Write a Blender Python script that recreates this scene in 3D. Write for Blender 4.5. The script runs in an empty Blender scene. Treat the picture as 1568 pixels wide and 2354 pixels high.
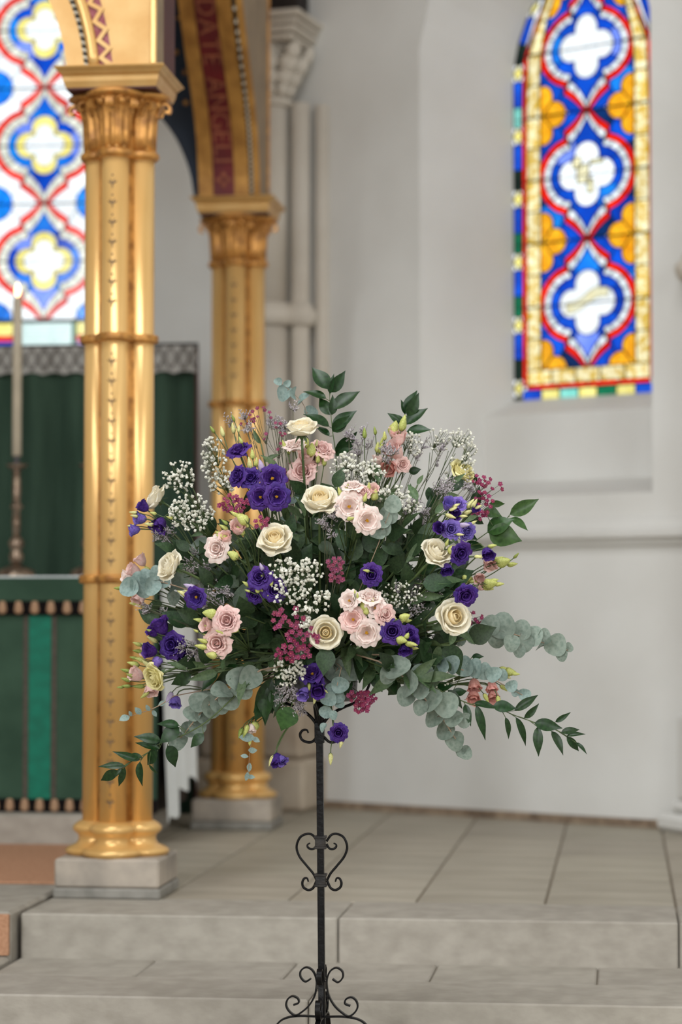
import bpy, bmesh, math, random
from mathutils import Vector as V, Matrix as M, noise as NZ

random.seed(11)
sc = bpy.context.scene
COL = sc.collection
PI = math.pi
R = math.radians

# ---------------------------------------------------------------- camera
FPX, CAMH, YAW = 5558.0, 1.1886, R(6.65)
PITCH = math.atan((1410 - 1177) / FPX)
cam_d = bpy.data.cameras.new('camera')
cam = bpy.data.objects.new('camera', cam_d)
COL.objects.link(cam)
cam.location = (0, 0, CAMH)
cam.rotation_euler = (PI / 2 + PITCH, 0, YAW)
cam_d.sensor_fit = 'VERTICAL'
cam_d.sensor_height = 36.0
cam_d.sensor_width = 36.0
cam_d.lens = FPX / 2354 * 36.0
cam_d.clip_start = 0.1
cam_d.clip_end = 200
cam_d.dof.use_dof = True
cam_d.dof.focus_distance = 6.08
cam_d.dof.aperture_fstop = 2.1
sc.camera = cam

# ---------------------------------------------------------------- world: bright overcast sky
wd = bpy.data.worlds.new('overcast_sky')
sc.world = wd
wd.use_nodes = True
bg = wd.node_tree.nodes['Background']
bg.inputs[0].default_value = (0.93, 0.965, 1.0, 1)
bg.inputs[1].default_value = 1.25

# ---------------------------------------------------------------- daylight from the nave windows behind the camera, and an added overhead lamp
def area(name, loc, target, sx, sy, power, color):
    d = bpy.data.lights.new(name, 'AREA')
    d.shape = 'RECTANGLE'
    d.size, d.size_y, d.energy, d.color = sx, sy, power, color
    o = bpy.data.objects.new(name, d)
    COL.objects.link(o)
    o.location = loc
    o.rotation_euler = (V(target) - V(loc)).to_track_quat('-Z', 'Y').to_euler()
    return o
DAY = (.955, .985, 1.0)
area('west_window_light', (-1.0, -13.6, 4.4), (-1.0, 0, 3.4), 3.0, 5.0, 560, DAY)
for _y, _pn, _ps in ((-9.0, 150, 180), (-4.2, 600, 190), (.4, 120, 210)):
    area('north_window_light', (-5.85, _y, 4.6), (0, _y + 3.0, 2.6), 1.3, 5.2, _pn, DAY)
    area('south_window_light', (5.85, _y, 4.3), (0, _y + 3.0, 2.2), 1.3, 3.4, _ps, DAY)
area('added_top_light', (-1.2, 4.2, 7.35), (-1.0, 5.2, 0), 4.0, 2.4, 260, DAY)  # unseen overhead lamp, added to brighten the step treads

sc.view_settings.view_transform = 'Standard'
sc.view_settings.look = 'None'
sc.view_settings.exposure = 0.21
sc.view_settings.gamma = 1.0
sc.view_settings.use_curve_mapping = False
sc.cycles.max_bounces = 6
sc.cycles.diffuse_bounces = 4
sc.cycles.transparent_max_bounces = 8
sc.cycles.use_denoising = True

# ---------------------------------------------------------------- camera geometry: photograph pixel -> place
_F = V((-math.sin(YAW) * math.cos(PITCH), math.cos(YAW) * math.cos(PITCH), math.sin(PITCH)))
_R = V((math.cos(YAW), math.sin(YAW), 0))
_U = _R.cross(_F)
EYE = V((0, 0, CAMH))
def ray(x, y): return _F + _R * ((x - 784) / FPX) + _U * ((1177 - y) / FPX)
def at_z(x, y, z):
    d = ray(x, y); return EYE + d * ((z - CAMH) / d.z)
def at_Y(x, y, Y):
    d = ray(x, y); return EYE + d * (Y / d.y)
def at_d(x, y, d): return EYE + ray(x, y) * d

# ---------------------------------------------------------------- mesh helpers
WM = {}
def newmesh(name, verts, faces, smooth=False, mi=None):
    me = bpy.data.meshes.new(name)
    me.from_pydata([tuple(v) for v in verts], [], faces)
    if smooth:
        me.polygons.foreach_set('use_smooth', [True] * len(me.polygons))
    if mi:
        me.polygons.foreach_set('material_index', mi)
    me.update()
    return me
def link(name, me, parent=None, mw=None):
    o = bpy.data.objects.new(name, me)
    COL.objects.link(o)
    mw = M.Identity(4) if mw is None else mw
    WM[o] = mw
    if parent is not None:
        o.parent = parent
        o.matrix_basis = WM[parent].inverted() @ mw
    else:
        o.matrix_basis = mw
    return o
def empty(name, loc=(0, 0, 0), label=None, cat=None, group=None, kind=None, rot=None):
    mw = M.Translation(V(loc))
    if rot is not None: mw = mw @ rot
    o = link(name, None, None, mw)
    o.empty_display_size = .05
    return tag(o, label, cat, group, kind)
def tag(o, label=None, cat=None, group=None, kind=None):
    if label: o['label'] = label
    if cat: o['category'] = cat
    if group: o['group'] = group
    if kind: o['kind'] = kind
    return o

class MB:
    """collects faces for one mesh"""
    def __init__(s): s.v = []; s.f = []; s.m = []
    def add(s, vs, fs, mi=0):
        n = len(s.v); s.v += [V(p) for p in vs]
        s.f += [tuple(i + n for i in f) for f in fs]; s.m += [mi] * len(fs)
        return s
    def quad(s, a, b, c, d, mi=0): return s.add([a, b, c, d], [(0, 1, 2, 3)], mi)
    def box(s, x0, x1, y0, y1, z0, z1, bev=0.0, mi=0, mx=None):
        if bev <= 0:
            vs = [(x, y, z) for x in (x0, x1) for y in (y0, y1) for z in (z0, z1)]
            fs = [(0, 1, 3, 2), (4, 6, 7, 5), (0, 4, 5, 1), (2, 3, 7, 6), (0, 2, 6, 4), (1, 5, 7, 3)]
        else:
            lo, hi = (x0, y0, z0), (x1, y1, z1)
            vs = []; idx = {}
            for i in (0, 1):
                for j in (0, 1):
                    for k in (0, 1):
                        c = [(lo, hi)[q][a] for a, q in enumerate((i, j, k))]
                        s_ = [1 if q == 0 else -1 for q in (i, j, k)]
                        for ax in range(3):
                            p = [c[a] + (0 if a == ax else bev * s_[a]) for a in range(3)]
                            idx[(i, j, k, ax)] = len(vs); vs.append(p)
            fs = []
            for ax in range(3):
                for q in (0, 1):
                    r = []
                    for a, b in ((0, 0), (1, 0), (1, 1), (0, 1)):
                        t = [a, b]; t.insert(ax, q); r.append(idx[(*t, ax)])
                    if (q == 1) == (ax == 1): r = r[::-1]
                    fs.append(tuple(r))
            for ax in range(3):
                o1, o2 = [a for a in range(3) if a != ax]
                for a in (0, 1):
                    for b in (0, 1):
                        t0 = [0, 0, 0]; t1 = [0, 0, 0]
                        t0[o1] = t1[o1] = a; t0[o2] = t1[o2] = b; t1[ax] = 1
                        fs.append((idx[(*t0, o1)], idx[(*t1, o1)], idx[(*t1, o2)], idx[(*t0, o2)]))
            for i in (0, 1):
                for j in (0, 1):
                    for k in (0, 1):
                        fs.append(tuple(idx[(i, j, k, a)] for a in range(3)))
        if mx is not None: vs = [mx @ V(p) for p in vs]
        return s.add(vs, fs, mi)
    def tube(s, pts, r, n=8, cap=True, mi=0):
        pts = [V(p) for p in pts]
        rr = r if isinstance(r, (list, tuple)) else [r] * len(pts)
        t0 = (pts[1] - pts[0]).normalized()
        up = V((0, 0, 1)) if abs(t0.z) < .9 else V((1, 0, 0))
        a = t0.cross(up).normalized()
        vs = []
        for i, p in enumerate(pts):
            t = (pts[min(i + 1, len(pts) - 1)] - pts[max(i - 1, 0)])
            if t.length < 1e-9: t = t0
            t.normalize()
            a = (a - t * a.dot(t))
            if a.length < 1e-6: a = t.orthogonal()
            a.normalize(); b = t.cross(a)
            for k in range(n):
                q = 2 * PI * k / n
                vs.append(p + (a * math.cos(q) + b * math.sin(q)) * rr[i])
        fs = []
        for i in range(len(pts) - 1):
            for k in range(n):
                k2 = (k + 1) % n
                fs.append((i * n + k, i * n + k2, (i + 1) * n + k2, (i + 1) * n + k))
        if cap:
            fs.append(tuple(range(n))[::-1]); fs.append(tuple((len(pts) - 1) * n + k for k in range(n)))
        return s.add(vs, fs, mi)
    def lathe(s, prof, n=24, c=(0, 0, 0), mi=0, sect=None):
        """prof [(r,z)]; sect(theta, r) may give another outline"""
        c = V(c); vs = []; fs = []
        for r, z in prof:
            for k in range(n):
                q = 2 * PI * k / n
                rr = sect(q, r) if sect else r
                vs.append(c + V((rr * math.cos(q), rr * math.sin(q), z)))
        for i in range(len(prof) - 1):
            for k in range(n):
                k2 = (k + 1) % n
                fs.append((i * n + k, i * n + k2, (i + 1) * n + k2, (i + 1) * n + k))
        fs.append(tuple(range(n))[::-1]); fs.append(tuple((len(prof) - 1) * n + k for k in range(n)))
        return s.add(vs, fs, mi)
    def strap(s, pts, w, t, side, mi=0):
        """flat bar: w wide along `side`, t thick in the bend plane"""
        pts = [V(p) for p in pts]; side = V(side).normalized(); vs = []
        for i, p in enumerate(pts):
            d = (pts[min(i + 1, len(pts) - 1)] - pts[max(i - 1, 0)]).normalized()
            nn = d.cross(side).normalized()
            for a, b in ((-1, -1), (1, -1), (1, 1), (-1, 1)):
                vs.append(p + side * (a * w / 2) + nn * (b * t / 2))
        fs = []
        for i in range(len(pts) - 1):
            for k in range(4):
                k2 = (k + 1) % 4
                fs.append((i * 4 + k, i * 4 + k2, (i + 1) * 4 + k2, (i + 1) * 4 + k))
        fs.append((0, 3, 2, 1)); e = (len(pts) - 1) * 4; fs.append((e, e + 1, e + 2, e + 3))
        return s.add(vs, fs, mi)
    def build(s, name, mats, parent=None, mw=None, smooth=False, local=True):
        """vertices are world coordinates unless mw is given"""
        vs = s.v
        if mw is None and parent is not None:
            mw = M.Translation(WM[parent].translation)
            off = WM[parent].translation
            vs = [p - off for p in s.v]
        me = newmesh(name, vs, s.f, smooth, s.m if isinstance(mats, (list, tuple)) and len(mats) > 1 else None)
        for m_ in (mats if isinstance(mats, (list, tuple)) else [mats]): me.materials.append(m_)
        return link(name, me, parent, mw)
def spline(pts, n=8):
    """Catmull-Rom through points"""
    pts = [V(p) for p in pts]; out = []
    P = [pts[0] * 2 - pts[1]] + pts + [pts[-1] * 2 - pts[-2]]
    for i in range(1, len(P) - 2):
        p0, p1, p2, p3 = P[i - 1:i + 3]
        for k in range(n):
            t = k / n
            out.append(.5 * ((2 * p1) + (p2 - p0) * t + (2 * p0 - 5 * p1 + 4 * p2 - p3) * t * t + (3 * p1 - p0 - 3 * p2 + p3) * t ** 3))
    out.append(pts[-1])
    return out
def frame_z(loc, z, roll=0.0, scale=1.0):
    """matrix whose local +Z points along z"""
    q = V(z).normalized().to_track_quat('Z', 'Y').to_matrix().to_4x4()
    return M.Translation(V(loc)) @ q @ M.Rotation(roll, 4, 'Z') @ M.Scale(scale, 4)
def frame_xz(loc, x, z, scale=1.0):
    """leaf frame: local +X along x, +Z close to z"""
    x = V(x).normalized(); z = V(z); z = z - x * z.dot(x)
    if z.length < 1e-5: z = x.orthogonal()
    z.normalize(); y = z.cross(x)
    m = M((x, y, z)).transposed().to_4x4()
    sv = scale if isinstance(scale, (tuple, list)) else (scale,) * 3
    return M.Translation(V(loc)) @ m @ M.Diagonal((*sv, 1))

# ---------------------------------------------------------------- materials
def lin(c):
    return tuple(((x / 255) / 12.92 if x / 255 <= .04045 else ((x / 255 + .055) / 1.055) ** 2.4) for x in c)
MATS = {}
def mat(name, c, c2=None, rough=.6, metal=0.0, scale=8.0, detail=4.0, bump=0.0, bscale=40.0, transl=0.0, spec=.5, rand=0.0, stretch=(1, 1, 1), lo=.35, hi=.65, coat=0.0, sss=0.0):
    m = bpy.data.materials.new(name); MATS[name] = m
    m.use_nodes = True
    nt = m.node_tree; N = nt.nodes; L = nt.links
    b = N['Principled BSDF']; out = N['Material Output']
    b.inputs['Roughness'].default_value = rough
    b.inputs['Metallic'].default_value = metal
    b.inputs['Specular IOR Level'].default_value = spec
    b.inputs['Coat Weight'].default_value = coat
    c = lin(c); c2 = lin(c2) if c2 else tuple(x * .8 for x in c)
    tc = N.new('ShaderNodeTexCoord'); mp = N.new('ShaderNodeMapping'); mp.inputs['Scale'].default_value = stretch
    L.new(tc.outputs['Object'], mp.inputs[0])
    nz = N.new('ShaderNodeTexNoise'); nz.inputs['Scale'].default_value = scale; nz.inputs['Detail'].default_value = detail
    L.new(mp.outputs[0], nz.inputs['Vector'])
    rp = N.new('ShaderNodeValToRGB')
    rp.color_ramp.elements[0].position = lo; rp.color_ramp.elements[0].color = (*c2, 1)
    rp.color_ramp.elements[1].position = hi; rp.color_ramp.elements[1].color = (*c, 1)
    L.new(nz.outputs[0], rp.inputs[0])
    col = rp.outputs[0]
    if rand > 0:
        oi = N.new('ShaderNodeObjectInfo'); hs = N.new('ShaderNodeHueSaturation')
        mr = N.new('ShaderNodeMapRange'); mr.inputs[3].default_value = 1 - rand; mr.inputs[4].default_value = 1 + rand
        L.new(oi.outputs['Random'], mr.inputs[0]); L.new(mr.outputs[0], hs.inputs['Value']); L.new(col, hs.inputs['Color'])
        mh = N.new('ShaderNodeMapRange'); mh.inputs[3].default_value = .5 - rand * .08; mh.inputs[4].default_value = .5 + rand * .08
        mm = N.new('ShaderNodeMath'); mm.operation = 'FRACT'; mx = N.new('ShaderNodeMath'); mx.operation = 'MULTIPLY'; mx.inputs[1].default_value = 7.31
        L.new(oi.outputs['Random'], mx.inputs[0]); L.new(mx.outputs[0], mm.inputs[0]); L.new(mm.outputs[0], mh.inputs[0]); L.new(mh.outputs[0], hs.inputs['Hue'])
        col = hs.outputs[0]
    L.new(col, b.inputs['Base Color'])
    if bump > 0:
        nb = N.new('ShaderNodeTexNoise'); nb.inputs['Scale'].default_value = bscale; nb.inputs['Detail'].default_value = 5
        L.new(mp.outputs[0], nb.inputs['Vector'])
        bp = N.new('ShaderNodeBump'); bp.inputs['Strength'].default_value = bump; bp.inputs['Distance'].default_value = .01
        L.new(nb.outputs[0], bp.inputs['Height']); L.new(bp.outputs[0], b.inputs['Normal'])
    if transl > 0:
        tr = N.new('ShaderNodeBsdfTranslucent'); L.new(col, tr.inputs[0])
        ms = N.new('ShaderNodeMixShader'); ms.inputs[0].default_value = transl
        L.new(b.outputs[0], ms.inputs[1]); L.new(tr.outputs[0], ms.inputs[2]); L.new(ms.outputs[0], out.inputs[0])
    return m
def glass(name, c, c2=None, scale=30.0, clear=.88, stretch=(1, 1, 1), lo=.3, hi=.7):
    """coloured window glass: light from the sky outside comes through it, tinted"""
    m = bpy.data.materials.new(name); MATS[name] = m
    m.use_nodes = True
    nt = m.node_tree; N = nt.nodes; L = nt.links
    N.remove(N['Principled BSDF']); out = N['Material Output']
    c = lin(c); c2 = lin(c2) if c2 else tuple(x * .72 for x in c)
    tc = N.new('ShaderNodeTexCoord'); oi = N.new('ShaderNodeObjectInfo'); ad = N.new('ShaderNodeVectorMath')
    mp = N.new('ShaderNodeMapping'); mp.inputs['Scale'].default_value = stretch
    L.new(tc.outputs['Object'], mp.inputs[0]); L.new(mp.outputs[0], ad.inputs[0])
    sv = N.new('ShaderNodeVectorMath'); sv.operation = 'SCALE'; sv.inputs[0].default_value = (3.1, 5.7, 9.3)
    L.new(oi.outputs['Random'], sv.inputs['Scale']); L.new(sv.outputs[0], ad.inputs[1])
    nz = N.new('ShaderNodeTexNoise'); nz.inputs['Scale'].default_value = scale; nz.inputs['Detail'].default_value = 3
    L.new(ad.outputs[0], nz.inputs['Vector'])
    rp = N.new('ShaderNodeValToRGB')
    rp.color_ramp.elements[0].position = lo; rp.color_ramp.elements[0].color = (*c2, 1)
    rp.color_ramp.elements[1].position = hi; rp.color_ramp.elements[1].color = (*c, 1)
    L.new(nz.outputs[0], rp.inputs[0])
    hs = N.new('ShaderNodeHueSaturation'); mr = N.new('ShaderNodeMapRange'); mr.inputs[3].default_value = .82; mr.inputs[4].default_value = 1.12
    L.new(oi.outputs['Random'], mr.inputs[0]); L.new(mr.outputs[0], hs.inputs['Value']); L.new(rp.outputs[0], hs.inputs['Color'])
    t = N.new('ShaderNodeBsdfTransparent'); tl = N.new('ShaderNodeBsdfTranslucent'); gl = N.new('ShaderNodeBsdfGlossy')
    gl.inputs['Roughness'].default_value = .15
    L.new(hs.outputs[0], t.inputs[0]); L.new(hs.outputs[0], tl.inputs[0])
    m1 = N.new('ShaderNodeMixShader'); m1.inputs[0].default_value = 1 - clear
    L.new(t.outputs[0], m1.inputs[1]); L.new(tl.outputs[0], m1.inputs[2])
    m2 = N.new('ShaderNodeMixShader'); m2.inputs[0].default_value = .03
    L.new(m1.outputs[0], m2.inputs[1]); L.new(gl.outputs[0], m2.inputs[2]); L.new(m2.outputs[0], out.inputs[0])
    return m

PLASTER = mat('white_plaster', (224, 223, 219), (214, 212, 207), rough=.85, scale=1.6, bump=.05, bscale=30)
PLASTER2 = mat('cream_stone_paint', (214, 206, 194), (200, 190, 176), rough=.8, scale=3, bump=.06, bscale=25)
BARESTONE = mat('bare_limestone', (196, 182, 163), (168, 150, 130), rough=.85, scale=4, bump=.15, bscale=30)
SLAB = mat('worn_floor_stone', (174, 166, 150), (154, 145, 129), rough=.55, scale=2.2, detail=8, bump=.06, bscale=24, stretch=(1, 3, 1), rand=.06)
RISER = mat('step_stone', (166, 159, 148), (150, 143, 132), rough=.7, scale=14, detail=9, bump=.08, bscale=60, stretch=(1, 1, 1.6), rand=.03)
PLINTH = mat('plinth_stone', (178, 166, 152), (140, 132, 122), rough=.75, scale=7, detail=8, bump=.15, bscale=40)
MORTAR = mat('dark_joint', (128, 116, 100), rough=.9)
CARPET = mat('terracotta_carpet', (190, 146, 116), (170, 126, 98), rough=.95, scale=90, bump=.2, bscale=300, spec=.1)
GOLD = mat('burnished_gold_paint', (230, 188, 122), (218, 170, 100), rough=.27, metal=.36, scale=5, detail=5, bump=.03, bscale=60, stretch=(1, 1, .35))
GOLDF = mat('pale_gold_panel', (206, 170, 112), (188, 144, 82), rough=.42, metal=.28, scale=7, detail=6, lo=.4, hi=.75)
GOLDD = mat('antique_gold', (204, 146, 74), (140, 92, 42), rough=.4, metal=.42, scale=26, detail=6, lo=.3, hi=.6)
NAVY = mat('navy_paint', (14, 28, 46), (8, 18, 32), rough=.75, scale=6)
GOLDS = mat('shaded_gilt', (186, 136, 66), (150, 104, 46), rough=.45, metal=.4, scale=12)  # gold darkened so the arch soffit's shade sits in the colour
CRIMSON = mat('crimson_paint', (104, 8, 14), (84, 4, 10), rough=.5, scale=9)
MAROON = mat('maroon_gilt_ground', (128, 46, 56), (150, 84, 92), rough=.55, scale=60)
OXBLOOD = mat('dark_red_paint', (74, 24, 22), rough=.6)
TAUPE = mat('grey_brown_paint', (140, 120, 92), rough=.6)
BLACKP = mat('black_paint', (26, 24, 24), rough=.55)
CREAMP = mat('cream_paint', (205, 196, 176), rough=.6)
DARKWOOD = mat('dark_timber', (34, 24, 20), rough=.7, scale=14, stretch=(4, 4, .5))
ORN = mat('stencil_umber', (86, 64, 40), (120, 92, 56), rough=.55, scale=50)
LEAD = mat('lead_came', (26, 28, 34), rough=.5, metal=.3)
IRON = mat('black_wrought_iron', (12, 12, 14), (20, 18, 18), rough=.34, metal=.0, spec=.16, scale=30, bump=.15, bscale=90)
IRONW = mat('worn_iron_collar', (40, 33, 27), (18, 17, 18), rough=.45, metal=.2, scale=60, bump=.15, bscale=90)
TIN = mat('grey_tin', (92, 90, 92), (70, 68, 70), rough=.5, metal=.3, scale=14)
FOAM = mat('green_flower_foam', (42, 66, 40), rough=.95)
GREENCLOTH = mat('dark_green_cloth', (60, 84, 68), (48, 70, 56), rough=.9, scale=5, spec=.15, bump=.05, bscale=400)
CURTAIN = mat('bottle_green_curtain', (60, 80, 66), (46, 64, 52), rough=.92, scale=3, spec=.15, stretch=(6, 6, .6))
EMERALD = mat('emerald_silk', (0, 112, 88), (0, 98, 76), rough=.6, scale=20, spec=.3)
GALLOON = mat('brown_braid', (92, 82, 72), (58, 50, 42), rough=.85, scale=160)
FRINGED = mat('black_fringe', (22, 18, 18), rough=.95, spec=.1)
FRINGET = mat('tan_fringe', (186, 152, 122), (140, 108, 84), rough=.95, scale=120, stretch=(6, 6, .4), spec=.1)
LINEN = mat('white_linen', (236, 240, 240), (226, 230, 230), rough=.85, scale=8)
BRASS = mat('aged_silver_gilt', (170, 150, 130), (110, 90, 76), rough=.3, metal=.8, scale=30)
CANDLE = mat('ivory_wax', (222, 208, 184), rough=.5, transl=.15)
# ================================================================ THE SETTING
Z1, Z2, Z3 = .134, .268, .402
YS1, YS2 = 6.60, 7.31            # fronts of the two stone steps
XC = -1.845                      # where the side steps end against the carpeted middle flight

def pieces(parent, name, boxes, m_, bev=.006):
    """stones of the same size share one mesh"""
    cache = {}
    for (x0, x1, y0, y1, z0, z1) in boxes:
        key = tuple(round(v, 4) for v in (x1 - x0, y1 - y0, z1 - z0))
        if key not in cache:
            a, b, c = key
            mb = MB().box(-a / 2, a / 2, -b / 2, b / 2, -c / 2, c / 2, bev)
            me = newmesh(name, mb.v, mb.f); me.materials.append(m_); cache[key] = me
        link(name, cache[key], parent, M.Translation(V(((x0 + x1) / 2, (y0 + y1) / 2, (z0 + z1) / 2))))

# lower ground on which the flower stand is placed
fl0 = empty('floor_nave', (0, 3, -.05), kind='structure')
MB().box(-9.1, 6, -14, 13, -.14, -.012).build('mortar_bed', MORTAR, fl0)
bx = []
g = .004
for j in range(6):
    y1 = YS1 - j * .62; y0 = y1 - .62
    for i in range(-5, 4):
        x0 = i * .8 + (.4 if j % 2 else 0)
        bx.append((x0 + g / 2, x0 + .8 - g / 2, y0 + g / 2, y1 - g / 2, -.06, 0))
pieces(fl0, 'paving_slab', bx, SLAB, .003)

# lower step
st1 = empty('stone_step', (-.3, YS1, 0), 'lower stone step with a pale riser just behind the iron stand', 'step')
MB().box(XC, 2.0, YS1 + .02, YS2 + .06, -.02, Z1 - .01).build('step_core', MORTAR, st1)
bx = []
for a, b in ((XC, -.86), (-.86, .30), (.30, 1.3), (1.3, 2.2)):      # riser and nosing in one block
    bx.append((a + g / 2, b - g / 2, YS1, YS1 + .36, 0.0, Z1))
for a, b in ((XC, -1.42), (-1.42, -.985), (-.985, -.56), (-.56, -.08), (-.08, .5), (.5, 2.0)):
    bx.append((a + g / 2, b - g / 2, YS1 + .36 + g, YS2 + .05, Z1 - .06, Z1 - .0015))
pieces(st1, 'step_stone', bx, RISER, .005)

# upper step: the edge of the chancel floor
st2 = empty('stone_step', (-.3, YS2, Z1), 'upper stone step edging the slabbed chancel floor below the plinth', 'step')
bx = []
for a, b in ((XC, -.862), (-.862, .16), (.16, 1.2), (1.2, 1.9)):
    bx.append((a + g / 2, b - g / 2, YS2, YS2 + .42, Z1 - .02, Z2))
pieces(st2, 'step_stone', bx, RISER, .005)

# chancel floor of rectangular slabs
fl = empty('floor_chancel', (0, 9, Z2), kind='structure')
MB().box(XC, 3.0, YS2 + .3, 13, Z2 - .1, Z2 - .006).build('mortar_bed', MORTAR, fl)
bx = []
ys = [YS2 + .42, 8.485, 9.26, 10.0, 10.8, 11.7]
for j in range(5):
    for i in range(-4, 6):
        x0 = -.663 + .4115 * i
        if j >= 2: x0 += .0
        x1 = x0 + .4115
        a = max(x0, XC)
        if x1 > XC + .02:
            gg = .008
            bx.append((a + gg / 2, x1 - gg / 2, ys[j] + (.004 if j else .002), ys[j + 1] - .004, Z2 - .05, Z2 - .001))
pieces(fl, 'paving_slab', bx, SLAB, .003)

# the middle flight before the altar, carpeted
mid = empty('stone_step', (-3.4, 7.2, 0), 'carpeted middle flight with stone margins before the altar', 'step')
mb = MB()
mb.box(-8.97, XC - .012, 7.24, 9.32, -.02, Z2 + .012, .01)
mb.box(-8.97, XC - .012, 6.50, 7.24, -.02, Z1 + .012, .01)
mb.build('stone_body', RISER, mid)
crp = empty('stair_carpet', (-3.4, 8.6, Z2 + .012), 'terracotta carpet lying on the flight before the altar', 'carpet')
MB().box(-6.2, XC - .03, 7.98, 9.29, Z2 + .012, Z2 + .020, .003).build('carpet_field', CARPET, crp)
MB().box(-6.2, XC - .014, 7.222, 7.24, Z1 + .016, Z2 + .006, .002).build('riser_strip', CARPET, crp)

# predella: the altar platform
pre = empty('altar_platform', (-3.4, 9.29, Z2), 'pale stone platform step under the green altar', 'platform')
bx = []
for a, b in ((-5.4, -4.2), (-4.2, -3.0), (-3.0, -1.93)):
    bx.append((a + .003, b - .003, 9.29, 10.25, Z2 + .001, Z3))
pieces(pre, 'platform_stone', bx, RISER, .008)
MB().box(-9.0, XC - .0, 9.30, 13, Z2 - .2, Z2 + .0).build('floor_behind_altar', SLAB, fl)

# ---------------------------------------------------------------- walls of the apse
YE = 11.62
FA = R(30.5)
FE = V((math.cos(FA), -math.sin(FA), 0))          # along the window wall, towards the nave
FN = V((-math.sin(FA), -math.cos(FA), 0))         # its normal, into the room
FP = V((-.354, 10.80, 0))
def fw(u, r, z): return FP + FE * u - FN * r + V((0, 0, z))
def on_facet(px, py, r=0.0):
    d = ray(px, py); q = FP - FN * r
    p = EYE + d * ((q - EYE).dot(FN) / d.dot(FN)); w = p - FP
    return w.dot(FE), p.z
UA, UB = -1.50, .83                                # ends of the window wall
ZT = 7.5
def lancet(u, w, zs, Rr):
    u = min(abs(u), w); return zs + math.sqrt(max(Rr * Rr - (u + Rr - w) ** 2, 0))
def opening_wall(P, u0, u1, z0, z1, uc, w, zb, zs, Rr, n=16):
    """wall face with a lancet opening; P(u, z) gives the place"""
    mb = MB()
    mb.quad(P(u0, z0), P(uc - w, z0), P(uc - w, z1), P(u0, z1))
    mb.quad(P(uc + w, z0), P(u1, z0), P(u1, z1), P(uc + w, z1))
    mb.quad(P(uc - w, z0), P(uc + w, z0), P(uc + w, zb), P(uc - w, zb))
    for i in range(n):
        a = -w + 2 * w * i / n; b = -w + 2 * w * (i + 1) / n
        mb.quad(P(uc + a, lancet(a, w, zs, Rr)), P(uc + b, lancet(b, w, zs, Rr)), P(uc + b, z1), P(uc + a, z1))
    return mb
# window wall
UC = -.055
WO, WG, RO, RG = .615, .405, .80, .66
R1, R2 = .32, .48                                  # panel and glass set back into the wall
ZL0, ZL1, ZP1, ZG0 = 1.713, 1.80, 2.112, 2.195     # ledge front, ledge back, top of panel, foot of the glass
ZSP = 3.70
wr = opening_wall(lambda u, z: fw(u, 0, z), UA, UB, Z2 - .1, ZT, UC, WO, ZL0, ZSP + .12, RO)
def outline(w, zs, Rr, zb, n=16):
    o = [(-w, zb)]
    for i in range(n + 1):
        a = -w * math.cos(PI * i / n); o.append((a, lancet(a, w, zs, Rr)))
    o.append((w, zb)); return o
wm = WO + (WG - WO) * R1 / R2
oA, oB, oC = outline(WO, ZSP + .12, RO, ZL0), outline(wm, ZSP + .04, .71, ZL1), outline(WG, ZSP, RG, ZG0)
oB2 = [(oB[0][0], ZP1)] + oB[1:-1] + [(oB[-1][0], ZP1)]
def bridge(mb, a, ra, b, rb):
    for i in range(len(a) - 1):
        mb.quad(fw(UC + a[i][0], ra, a[i][1]), fw(UC + a[i + 1][0], ra, a[i + 1][1]), fw(UC + b[i + 1][0], rb, b[i + 1][1]), fw(UC + b[i][0], rb, b[i][1]))
bridge(wr, oA, 0, oB, R1); bridge(wr, oB2, R1, oC, R2)
wr.quad(fw(UC - WO, 0, ZL0), fw(UC + WO, 0, ZL0), fw(UC + wm, R1, ZL1), fw(UC - wm, R1, ZL1))
wr.quad(fw(UC - wm, R1, ZL1), fw(UC + wm, R1, ZL1), fw(UC + wm, R1, ZP1), fw(UC - wm, R1, ZP1))
wr.quad(fw(UC - wm, R1, ZP1), fw(UC + wm, R1, ZP1), fw(UC + WG, R2, ZG0), fw(UC - WG, R2, ZG0))
# outer skin so that no sky leaks past the reveal
wr2 = opening_wall(lambda u, z: fw(u, R2 + .05, z), UA - .6, UB + .6, Z2 - .1, ZT, UC, WG + .08, ZG0 - .05, ZSP, RG + .08)
wr.add(wr2.v, wr2.f)
w_right = wr.build('wall_right', PLASTER)
tag(w_right, kind='structure')
# string course below the window
mb = MB()
zc0 = on_facet(1300, 1245)[1]
prof = [(0.0, -.03), (.02, -.02), (.03, 0.0), (.065, .012), (.07, .035), (.045, .055), (.03, .085), (.0, .115)]
for i in range(len(prof) - 1):
    (a, za), (b, zb) = prof[i], prof[i + 1]
    mb.quad(fw(UA, -a, zc0 + za), fw(UB, -a, zc0 + za), fw(UB, -b, zc0 + zb), fw(UA, -b, zc0 + zb))
tag(mb.build('trim_1', PLASTER), kind='structure')
# narrow mottled brown skirting course at the foot
mb = MB()
for i, (a, b) in enumerate(((UA + .1, -.55), (-.545, .05), (.055, UB))):
    pass
mb = MB(); mb.add([fw(u, r, z) for u in (UA, UB) for r in (-.012, 0) for z in (Z2 - .02, Z2 + .035)],
                  [(0, 4, 5, 1), (1, 5, 7, 3), (0, 1, 3, 2), (4, 6, 7, 5)])
tag(mb.build('baseboard_right', mat('mottled_foot', (160, 140, 118), (110, 92, 76), rough=.9, scale=14)), kind='structure')

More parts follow.
